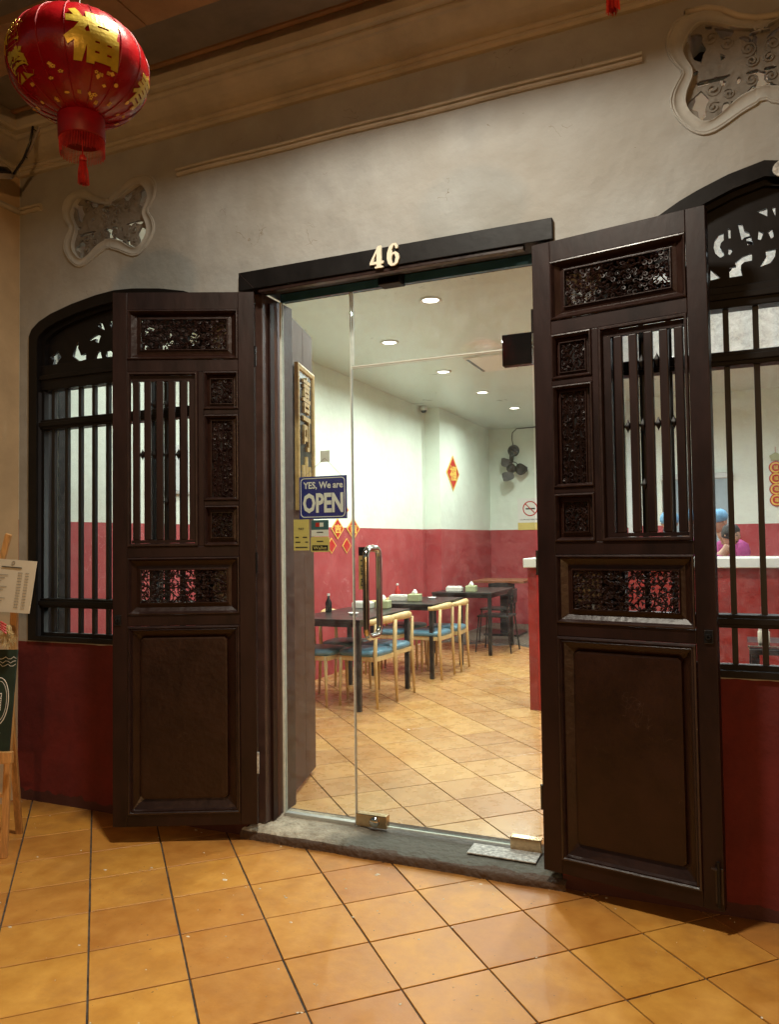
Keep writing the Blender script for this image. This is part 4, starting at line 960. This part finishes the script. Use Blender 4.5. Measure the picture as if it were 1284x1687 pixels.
# downlights
def downlight(x,y,label,power=DOWN,col=(.95,1,.93)):
    t=thing('downlight',label,'ceiling light',(x,y,3.24),0,'round downlights in the white ceiling')
    MB().lathe([(.062,-.001),(.085,-.001),(.088,-.006),(.075,-.012),(.062,-.006)],0,0,28).build('trim_ring',m_white,t,smooth=True)
    MB().lathe([(0,-.004),(.062,-.004),(.062,-.001)],0,0,28).build('diffuser',m_emit,t)
    ld=bpy.data.lights.new('downlight_lamp','AREA'); ld.shape='DISK'; ld.size=.11; ld.energy=power*4.2; ld.color=col if x<-1 else (.93,.97,1); ld.spread=math.radians(165)
    lo=bpy.data.objects.new('lamp',ld); C.objects.link(lo); lo.parent=t; lo.location=(0,0,-.016)
for x,y,l in ((-2.03,2.375,'downlight nearest the doorway, seen highest through the transom'),(-2.82,3.40,'second downlight, nearer the left wall, seen through the transom'),(-2.79,4.82,'third downlight of the left row, just under the transom edge'),(-2.75,6.17,'fourth downlight, over the second table'),(-2.68,7.51,'farthest downlight, near the back wall'),(-1.84,4.87,'downlight beside the ceiling air outlet'),
 (-3.0,1.05,'added unseen downlight inside the left window, brightening the front of the room'),(-1.35,1.05,'added unseen downlight inside the entrance, brightening the front of the room'),(.3,1.05,'added unseen downlight inside the right window, brightening the front of the room'),  # unseen front row, added to brighten the ceiling and wall near the shop front
 (-.6,2.4,'downlight over the counter, left one'),(.9,2.4,'downlight over the counter, right one'),(-.5,5.2,'downlight in front of the kitchen, left one'),(.9,5.2,'downlight in front of the kitchen, right one')): downlight(x,y,l,DOWN*(.5 if y<1.5 else 1))
kt=thing('kitchen_light','bright tube light on the kitchen ceiling','ceiling light',(-.3,9.2,2.6))
MB().box(-.6,.6,-.04,.04,-.05,0).build('diffuser',m_emit,kt)
ld=bpy.data.lights.new('kitchen_lamp','AREA'); ld.shape='RECTANGLE'; ld.size=1.2; ld.size_y=.08; ld.energy=40; ld.color=(.9,.97,1); lo=bpy.data.objects.new('lamp',ld); C.objects.link(lo); lo.parent=kt; lo.location=(0,0,-.055)
ac=thing('air_outlet','square ceiling air outlet with a dark slot beside the downlights','air outlet',(-2.2,4.66,3.24))
MB().box(-.2,.2,-.35,.35,-.012,0).build('cover',m_white,ac,bev=.003); MB().box(-.185,-.155,-.3,.3,-.015,-.0122).build('slot',m_blk,ac)
# cctv
cc_=thing('security_camera','white dome security camera at the ceiling where the left wall steps in','security camera',(-3.78,6.80,3.20))
MB().lathe([(0,.04),(.05,.04),(.055,.0),(.05,-.02)],0,0,20).build('housing',m_white,cc_,smooth=True)
MB().lathe([(0,-.055),(.025,-.048),(.042,-.02),(.045,-.012)],0,0,20).build('dome',m_blk,cc_,smooth=True)
# red diamond on the left wall
def diamond(label,x,y,z,h,wd,ch,nrm='x',grp=None):
    t=thing('paper_diamond',label,'paper decoration',(x,y,z),PI/2,grp)
    MB().prism([(0,-h/2),(wd/2,0),(0,h/2),(-wd/2,0)],-.003,0,'y').build('gold_edge',m_goldp,t)
    MB().prism([(0,-h*.43),(wd*.42,0),(0,h*.43),(-wd*.42,0)],-.0045,-.0032,'y').build('paper',m_red,t)
    if ch: text('character',ch,wd*.52,h*.42,m_goldp,t,(0,-.006,0),bold=.03)
    return t
diamond('large red paper diamond with a gold fortune character on the left wall',-3.617,7.53,2.36,.53,.60,'福')
for k,(y,z,h,wd) in enumerate(((4.439,1.739,.17,.22),(4.275,1.531,.23,.30),(4.661,1.535,.25,.34),(4.13,1.35,.17,.22),(4.489,1.346,.17,.22))):
    lb=('small gold paper charm just right of the OPEN sign','small red diamond charm hanging by the stripe, left of the glass joint','red diamond charm behind the glass door joint','lower gold charm on the red stripe, the left one','lower gold charm on the red stripe, the right one')[k]
    diamond(lb,-3.836,y,z,h,wd,'吉' if h>.2 else '',grp='small paper charms on the left wall')
# wall fan
fn=thing('wall_fan','black wall fan with three blades on the back wall','fan',(-3.2,9.46,2.86))
mb=MB().lathe([(0,.05),(.07,.045),(.095,.02),(.10,0)],0,0,24); mb.xf(Matrix.Rotation(PI/2,4,'X')); mb.build('mount',m_blk,fn,smooth=True)
MB().tube([(0,-.04,0),(0,-.10,-.05),(-.02,-.10,-.20)],[.035,.04,.035],10).build('arm',m_blk,fn,smooth=True)
mt=MB().lathe([(0,-.07),(.06,-.06),(.085,0),(.06,.06),(0,.08)],0,0,20); mt.xf(Matrix.Translation((.0,-.16,-.31))@Matrix.Rotation(1.1,4,'X')@Matrix.Rotation(.3,4,'Y')); mt.build('motor',m_blk,fn,smooth=True)
for k in range(3):
    a=.2+k*2*PI/3; bl=MB(); 
    vs=[];n=8
    for i in range(n+1):
        t=i/n; r=.06+.20*t; wd=.03+.075*math.sin(PI*min(1,t*1.05)**.8)
        for s in (-1,1): vs.append((r,s*wd,.02*s*(1-t*.4)))
    bl.add(vs,[(2*i,2*i+1,2*i+3,2*i+2) for i in range(n)]+[])
    bl.add([(x,y,z+.003) for x,y,z in vs],[(2*i,2*i+1,2*i+3,2*i+2) for i in range(n)])
    bl.xf(Matrix.Translation((.02,-.22,-.33))@Matrix.Rotation(1.05,4,'X')@Matrix.Rotation(.35,4,'Y')@Matrix.Rotation(a,4,'Z')); bl.build('blade',m_grey if k else m_blk,fn)
MB().tube([(.02+.10*math.cos(q*PI/8),-.17,-.30+.10*math.sin(q*PI/8)) for q in range(9)],.008,6).build('yoke',m_blk,fn)
MB().tube([(0,-.02,.08),(-.02,-.015,.2),(-.01,-.015,.30),(.06,-.015,.36),(.4,-.015,.37)],.007,6).build('power_cord',m_blk,fn,smooth=True)
# no smoking sign
ns=thing('no_smoking_sign','no smoking sign with a yellow strip on the back wall behind the door','sign',(-2.94,9.465,1.80))
MB().box(-.21,.21,-.003,0,-.14,.26).build('board',m_white,ns); MB().box(-.21,.21,-.003,0,-.26,-.1402).build('strip',m_yel,ns)
cr=[(.125*math.cos(a*PI/16),.125*math.sin(a*PI/16)) for a in range(32)]; ci=[(x*.86,y*.86) for x,y in cr]
o=new('ban_ring',curve_mesh('ban_ring',cr,[ci],.002),m_red,ns); o.location=(.0,-.006,.09)
MB().box(-.075,.085,-.005,-.0032,.075,.10).build('cigarette',m_ink,ns)
o=MB().box(-.115,.115,-.007,-.0055,-.008,.008).build('ban_bar',m_red,ns); o.location=(0,0,.09); o.rotation_euler=(0,PI/4,0)
text('lettering','DILARANG MEROKOK',.34,.022,m_ink,ns,(0,-.005,-.09))
# notices on the left wall seen through the window
nb=thing('wall_notice','pale notice board on the left wall, seen through the left door slats','notice',(-3.836,1.52,1.96),PI/2)
MB().box(-.22,.22,-.012,0,-.16,.19).build('board',m_kit,nb); text('lettering','51',.06,.07,m_ink,nb,(0,-.014,-.02)); MB().box(-.25,.25,-.03,0,-.185,-.165).build('ledge',m_alu,nb)
# ================================================================ TABLES, CHAIRS
def table(y0,y1,x0,x1,label,top=m_tbl):
    t=thing('dining_table',label,'table',((x0+x1)/2,(y0+y1)/2,0),0,'black tables along the left wall')
    w,l=(x1-x0)/2,(y1-y0)/2
    MB().box(-w,w,-l,l,.725,.75).build('table_top',top,t,bev=.003)
    MB().box(-w+.02,w-.02,-l+.02,l-.02,.685,.7248).build('apron',m_tbl,t)
    lm=MB().box(-.02,.02,-.02,.02,0,.7245).mesh('leg',bev=.002); lm.materials.append(m_tbl)
    for i in (-1,1):
        for j in (-1,1):
            g=bpy.data.objects.new('leg',lm); C.objects.link(g); g.parent=t; g.location=(i*(w-.025),j*(l-.025),0)
    return t
table(2.575,3.68,-3.42,-2.765,'black table nearest the doorway, behind the door handle')
table(4.165,5.15,-3.42,-2.715,'middle black table with two chairs at its near side')
table(5.87,6.95,-3.36,-2.60,'farthest black table, by the black metal chairs')
pt=thing('pedestal_table','brown topped table on one dark pedestal behind the farthest black table','table',(-3.0,8.0,0))
MB().box(-.38,.38,-.38,.38,.765,.80).build('table_top',m_brown,pt,bev=.004); MB().box(-.06,.06,-.06,.06,.03,.764).build('pedestal',m_tbl,pt); MB().box(-.26,.26,-.26,.26,0,.03).build('base',m_tbl,pt,bev=.004)
def chair_proto():
    t=thing('dining_chair','proto','chair')
    # faces -x: curved back rail at +x
    s=MB(); r=[]; 
    for k in range(24):
        a=2*PI*k/24; c,q=math.cos(a),math.sin(a); sx=.195*(abs(c)**.45)*(1 if c>0 else -1); sy=.19*(abs(q)**.45)*(1 if q>0 else -1); r.append((sx-.02,sy))
    s.rings([[(x*k,y*k,z) for x,y in r] for k,z in ((.96,.425),(1.0,.435),(1.02,.45),(.99,.465),(.9,.474),(.6,.480),(.2,.480))]); s.build('seat',m_seat,t,smooth=True)
    f=MB(); f.box(-.19,.16,-.175,-.15,.385,.425); f.box(-.19,.16,.15,.175,.385,.425); f.box(-.20,-.175,-.175,.175,.385,.425); f.box(.145,.17,-.175,.175,.385,.425); f.build('seat_frame',m_chair,t,bev=.003)
    for sy in (-1,1):
        MB().tube([(-.175,sy*.165,.42),(-.185,sy*.17,0)],[.017,.011],10).build('leg',m_chair,t,smooth=True)
        MB().tube([(.175,sy*.165,.70),(.165,sy*.17,.45),(.185,sy*.175,0)],[.014,.018,.011],10).build('leg',m_chair,t,smooth=True)
    b=MB(); pts=[];rs=[]
    for k in range(15):
        a=-1.35+2.7*k/14; pts.append((.02+.175*math.cos(a),.21*math.sin(a),.715+.012*math.cos(a*2))); rs.append(.020+.014*math.cos(a)**2)
    b.tube(pts,rs,10); b.build('backrest',m_chair,t,smooth=True)
    return t
def copy_tree(o,parent=None):
    c=o.copy(); C.objects.link(c); c.parent=parent
    for ch in [k for k in S.objects if k.parent==o]: copy_tree(ch,c)
    return c
proto=chair_proto(); first=True
CH_=[(-2.855,2.925,0,'blond chair with blue seat, first on the aisle side of the nearest table'),(-2.855,3.335,0,'blond chair with blue seat, second on the aisle side of the nearest table'),(-3.30,2.86,PI,'blond chair against the wall at the near corner of the nearest table'),(-3.30,3.36,PI,'blond chair against the wall at the far corner of the nearest table'),
 (-2.81,4.36,0,'blond chair with blue seat, first on the aisle side of the middle table'),(-2.79,4.84,0,'blond chair with blue seat, farther one on the aisle side of the middle table'),(-3.30,4.38,PI,'blond chair by the wall, near end of the middle table'),(-3.30,4.86,PI,'blond chair by the wall, far end of the middle table')]
for x,y,r,l in CH_:
    c=proto if first else copy_tree(proto); first=False
    c.location=(x,y,0); c.rotation_euler=(0,0,r+.09*math.sin(x*40+y*17)); c['label']=l; c['group']='blond chairs with blue seats'
def metal_chair(x,y,rz,label):
    t=thing('metal_chair',label,'chair',(x,y,0),rz,'black metal chairs')
    MB().box(-.2,.2,-.2,.2,.43,.455).build('seat',m_tbl,t,bev=.008)
    for a in (-1,1):
        MB().tube([(-.18,a*.18,.43),(-.22,a*.21,0)],.010,8).build('leg',m_tbl,t); MB().tube([(.2,a*.18,.75),(.18,a*.18,.43),(.23,a*.21,0)],.010,8).build('leg',m_tbl,t)
    b=MB(); b.tube([(.2,-.18,.66),(.235,-.08,.665),(.235,.08,.665),(.2,.18,.66)],.006,6)
    n=len(b.v); b.add([(.2,-.19,.60),(.24,-.08,.60),(.24,.08,.60),(.2,.19,.60),(.205,-.19,.77),(.245,-.08,.78),(.245,.08,.78),(.205,.19,.77)],[(0,1,5,4),(1,2,6,5),(2,3,7,6)]); b.build('backrest',m_tbl,t)
metal_chair(-2.66,6.33,0,'black metal chair on the aisle side of the farthest black table'); metal_chair(-2.90,7.25,PI/2,'black metal chair at the far end of the farthest black table')
def tissue_box(x,y,label):
    t=thing('tissue_box',label,'tissue box',(x,y,.751),.1,'pale green tissue boxes on the tables')
    mb=MB(); mb.box(-.065,.065,-.065,.065,0,.075); mb.build('box',m_box,t,bev=.008)
    ts=MB(); rd=random.Random(int(y*10)); k=9
    ts.rings([[(.03*s*math.cos(a*2*PI/k)*(1+.4*math.sin(a*3)),.02*s*math.sin(a*2*PI/k),z+.012*math.sin(a*2.3)*s) for a in range(k)] for s,z in ((.7,.075),(1,.09),(.7,.108),(.25,.125))]); ts.build('tissue',m_tissue,t)
tissue_box(-3.02,3.63,'tissue box on the nearest table'); tissue_box(-3.04,4.50,'tissue box on the middle table'); tissue_box(-2.90,6.05,'tissue box on the farthest black table')
for x,y,l in ((-3.22,3.60,'long white napkin holder on the nearest table'),(-3.23,4.52,'long white napkin holder on the middle table'),(-3.12,6.05,'long white napkin holder on the farthest black table')):
    t=thing('napkin_holder',l,'napkin holder',(x,y,.751),.1,'long white napkin holders'); MB().box(-.10,.10,-.05,.05,0,.055).build('tray',m_counter,t,bev=.006); MB().box(-.085,.085,-.038,.038,.055,.066).build('napkins',m_tissue,t)
for x,y,l in ((-3.02,2.98,'small white sauce dish on the nearest table'),(-2.98,4.86,'small white sauce dish on the middle table')):
    t=thing('sauce_dish',l,'dish',(x,y,.751),0,'small white sauce dishes'); MB().lathe([(0,.004),(.03,.005),(.045,.018),(.048,.018),(.032,0),(0,0)],0,0,20).build('bowl',m_white,t,smooth=True)
for x,y,l,m_ in ((-3.34,3.12,'dark sauce bottle by the wall on the nearest table',m_blk),(-3.34,4.74,'red sauce bottle by the wall on the middle table',m_red)):
    t=thing('sauce_bottle',l,'bottle',(x,y,.751),0,'sauce bottles on the tables'); MB().lathe([(0,0),(.028,0),(.03,.01),(.03,.09),(.012,.125),(.011,.15),(0,.15)],0,0,16).build('bottle',m_,t,smooth=True); MB().lathe([(0,.172),(.013,.17),(.014,.151),(0,.151)],0,0,12).build('cap',m_white,t)
# ================================================================ COUNTER
ct=thing('service_counter','red service counter with a white top running to the right','counter',(0,0,0))
MB().box(-1.50,2.5,3.14,3.62,0,1.158).build('front',m_cred,ct,bev=.002); MB().box(-1.53,2.5,3.11,3.64,1.16,1.235).build('counter_top',m_counter,ct,bev=.006)
# ================================================================ PEOPLE
def skin_mesh(verts,edges,radii,root=0,sub=1):
    me=bpy.data.meshes.new('body'); me.from_pydata(verts,edges,[])
    bm=bmesh.new(); bm.from_mesh(me); ly=bm.verts.layers.skin.verify()
    for v,r in zip(bm.verts,radii): v[ly].radius=r if isinstance(r,tuple) else (r,r); v[ly].use_root=False
    bm.verts.ensure_lookup_table(); bm.verts[root][ly].use_root=True
    bm.to_mesh(me); bm.free()
    o=bpy.data.objects.new('body',me); C.objects.link(o); o.modifiers.new('s','SKIN'); m=o.modifiers.new('u','SUBSURF'); m.levels=sub; m.render_levels=sub
    dg=bpy.context.evaluated_depsgraph_get(); r=bpy.data.meshes.new_from_object(o.evaluated_get(dg)); bpy.data.objects.remove(o)
    r.polygons.foreach_set('use_smooth',[True]*len(r.polygons)); r.materials.clear(); return r
def person(label,loc,rz,shirt,cap=True,sit=False,lean=.2,hand=(.25,1.15)):
    """faces -y at rz 0"""
    t=thing('person',label,'person',loc,rz,'kitchen staff in blue caps' if cap else None)
    hz=.92 if not sit else .46; L=lean
    V=[(0,0,hz),(0,-.05*L,hz+.18),(0,-.35*L*.6,hz+.38),(0,-.55*L*.8,hz+.52),(0,-.62*L,hz+.58),(0,-.70*L,hz+.66)]
    Rr=[(.14,.10),(.125,.09),(.15,.105),(.07,.06),(.048,.05),(.05,.055)]; Ed=[(i,i+1) for i in range(5)]
    def add(v,r,fr): V.append(v); Rr.append(r); Ed.append((fr,len(V)-1)); return len(V)-1
    sh=V[2][1]-.05*L; sz=hz+.47
    for s in (-1,1):
        a=add((s*.165,sh-.02,sz),.055,2); b=add((s*.22,sh-.02,sz-.26),.042,a); c=add((s*.16,sh-.26,sz-.33),.03,b); d=add((s*.14,sh-.33,sz-.33),(.02,.036),c)
        for q in range(4): 
            e=add((s*(.115+.018*q),sh-.385,sz-.335),.010,d); add((s*(.118+.016*q),sh-.42+.006*abs(q-1.5),sz-.35),.008,e)
        e=add((s*.10,sh-.345,sz-.325),.011,d); add((s*.085,sh-.375,sz-.33),.009,e)
        if not sit: k=add((s*.09,0,.50),.07,0); f=add((s*.10,.01,.07),.042,k); add((s*.10,-.13,.035),.038,f)
        else: k=add((s*.10,-.42,hz+.03),.068,0); f=add((s*.10,-.42,.07),.042,k); add((s*.10,-.55,.035),.038,f)
    new('body',skin_mesh(V,Ed,Rr),m_skin,t)
    # head
    hy=-.74*L; hzz=hz+.745-.05*L
    hd=MB(); n,m=20,14
    for i in range(m+1):
        v=-PI/2+PI*i/m
        for j in range(n):
            a=2*PI*j/n; rx=.073*(1-.18*max(0,-math.sin(v))); r=math.cos(v); x=rx*r*math.sin(a); y=-.092*r*math.cos(a); z=.115*math.sin(v)
            if math.cos(a)>.95 and -.1<v<.02: y-=.014
            if math.cos(a)>.85 and .05<v<.3: y+=.004
            hd.v.append((x,y,z))
    hd.f=[(i*n+j,i*n+(j+1)%n,(i+1)*n+(j+1)%n,(i+1)*n+j) for i in range(m) for j in range(n)]
    for s in (-1,1): hd.tube([(s*.070,.0,-.02),(s*.080,.012,.0),(s*.074,.015,.022)],[.008,.012,.007],6)
    head=hd.build('head',m_skin,t,smooth=True); head.location=(0,hy,hzz); head.rotation_euler=(.35*L+.1,0,0)
    fc=MB(); 
    for s in (-1,1): fc.tube([(s*.018,-.089,.018),(s*.042,-.080,.018)],.004,5); fc.tube([(s*.015,-.090,.034),(s*.045,-.080,.036)],.0025,4)
    fc.tube([(-.02,-.084,-.048),(0,-.088,-.047),(.02,-.084,-.048)],.0035,5); fc.build('eyes_and_mouth',m_ink,head)
    if cap: 
        cp=MB().lathe([(.085,.010),(.098,.03),(.102,.06),(.09,.10),(.06,.13),(0,.142)],0,0,22); 
        cp.v=[(x*(1+.04*math.sin(k*1.7)),y*1.08*(1+.03*math.sin(k*2.9)),z) for k,(x,y,z) in enumerate(cp.v)]; cp.build('cap',m_cap,head,smooth=True)
    else: MB().lathe([(.082,-.03),(.09,.02),(.085,.08),(.05,.118),(0,.128)],0,.008,20).build('hair',m_hair,head,smooth=True)
    # shirt
    k=1.13; SV=V[:4]; SR=[(a*k,b*k) for a,b in Rr[:4]]; SR[3]=(.085,.07); SE=[(0,1),(1,2),(2,3)]
    for s in (-1,1):
        SV.append((s*.165,sh-.02,sz)); SR.append(.078); SE.append((2,len(SV)-1)); SV.append((s*.208,sh-.02,sz-.20)); SR.append(.058); SE.append((len(SV)-2,len(SV)-1))
    new('shirt',skin_mesh(SV,SE,SR),shirt,t)
    TV=[(0,0,hz)]; TR=[(.150,.112)]; TE=[]
    for s in (-1,1):
        if not sit: q=[((s*.09,0,.50),.082),((s*.10,.01,.10),.06)]
        else: q=[((s*.10,-.42,hz+.03),.08),((s*.10,-.42,.12),.06)]
        p=0
        for v,r in q: TV.append(v); TR.append(r); TE.append((p,len(TV)-1)); p=len(TV)-1
    new('trousers',skin_mesh(TV,TE,TR),m_grey,t)
    MB()
    return t
person('staff member in a magenta shirt beside the first bar of the right window',(.13,5.15,0),-.9,m_pink,lean=.35).scale=(.93,)*3
person('staff member in a pink shirt bending down in front of the taller one',(-.14,4.5,0),1.0,mat('pink_shirt',(.62,.13,.38),.8,var=.15,scale=20),cap=False,lean=.35).scale=(.85,)*3
person('staff member seen between the first door slats right of centre',(-.515,5.1,0),.1,m_pink,lean=.15).scale=(.92,)*3
person('staff member seen at the edge of the right door slats',(-.42,6.3,0),.3,m_pink,lean=.15).scale=(.95,)*3
person('seated customer in a patterned cream top at the right edge',(.50,1.55,0),1.3,m_cloth,cap=False,sit=True,lean=.35)
dk=thing('window_table','dark table with jars inside the right window','table',(.5,1.93,0))
MB().box(-.39,.45,-.20,.42,.72,.75).build('table_top',m_tbl,dk,bev=.003); 
for i,j in ((-.36,-.17),(.42,-.17),(-.36,.39),(.42,.39)): MB().box(i-.02,i+.02,j-.02,j+.02,0,.7195).build('leg',m_tbl,dk)
tag(MB().box(.10,.34,1.76,1.92,.752,.768).build('metal_tray',m_steel,bev=.004),'shiny metal tray on the table inside the right window','tray')
jr=thing('condiment_jar','pale condiment jar on the tray inside the right window','jar',(.19,1.86,.769)); MB().lathe([(0,0),(.03,0),(.032,.01),(.032,.07),(.025,.08),(0,.08)],0,0,16).build('jar',m_cream,jr,smooth=True); MB().lathe([(.028,.081),(.028,.095),(0,.097)],0,0,16).build('lid',m_white,jr)
st=thing('customer_stool','stool under the seated customer','stool',(.50,1.55,0)); MB().box(-.17,.17,-.17,.17,.33,.36).build('seat',m_tbl,st,bev=.005)
for i in (-1,1):
    for j in (-1,1): MB().tube([(i*.13,j*.13,.33),(i*.16,j*.16,0)],.012,8).build('leg',m_tbl,st)
# string of coins
cs=thing('coin_charm','string of round red and gold coin charms on the wall at the right edge','charm',(.60,7.592,0))
for k in range(4):
    z=2.24-k*.135; mb=MB().lathe([(0,.008),(.045,.008),(.075,.006),(.08,0)],0,0,20); mb.xf(Matrix.Translation((0,-.006,z))@Matrix.Rotation(PI/2,4,'X')); mb.build('coin',m_red,cs)
    cr=[(.066*math.cos(a*PI/10),.066*math.sin(a*PI/10)) for a in range(20)]; o=new('coin_ring',curve_mesh('coin_ring',cr,[[(x*.72,y*.72) for x,y in cr]],.004),m_goldp,cs); o.location=(0,-.018,z)
    o=new('coin_middle',text_mesh('福',.05,.05,.004,.02),m_goldp,cs); o.location=(0,-.018,z)
MB().prism([(-.05,2.33),(.05,2.33),(.07,2.39),(0,2.43),(-.07,2.39)],-.02,-.002,'y').build('knot',m_box,cs)
MB().tube([(0,-.004,2.5),(0,-.004,1.74)],.003,5).build('cord',m_red,cs)
# ================================================================ PASSAGE LAMP, STREET LAMP (outside the frame)
lm_=thing('passage_lamp','round ceiling lamp of the covered passage, out of view above','lamp',(-1.05,-1.35,3.925))
MB().lathe([(0,0),(.17,0),(.17,-.04),(.155,-.05)],0,0,28).build('base',m_white,lm_,smooth=True)
MB().lathe([(.15,-.05),(.12,-.085),(.0,-.10)],0,0,28).build('diffuser',mat('passage_diffuser',(.9,.85,.7),.5,emit=(1,.83,.55),estr=6),lm_,smooth=True)
ld=bpy.data.lights.new('passage_bulb','AREA'); ld.shape='DISK'; ld.size=.3; ld.energy=LAMP_MAIN; ld.color=(1,.92,.77); ld.spread=math.radians(158)
lo=bpy.data.objects.new('bulb',ld); C.objects.link(lo); lo.parent=lm_; lo.location=(0,0,-.12)
sl_=thing('street_lamp','sodium street lamp standing across the street, out of view','street lamp',(3.2,-8.5,0))
MB().tube([(0,0,-.16),(0,0,2.3),(-.2,.3,2.5)],[.06,.045,.03],10).build('post',m_alu,sl_); MB().lathe([(0,.05),(.12,.03),(.16,-.03),(.14,-.05)],-.25,.4,20).build('lamp_head',m_alu,sl_); 
for v in sl_.children:
    if v.name.startswith('lamp_head'): v.location.z=2.45
ld=bpy.data.lights.new('street_bulb','POINT'); ld.energy=LAMP_STREET; ld.shadow_soft_size=.12; ld.color=(1,.52,.2); lo=bpy.data.objects.new('bulb',ld); C.objects.link(lo); lo.parent=sl_; lo.location=(-.25,.4,2.35)
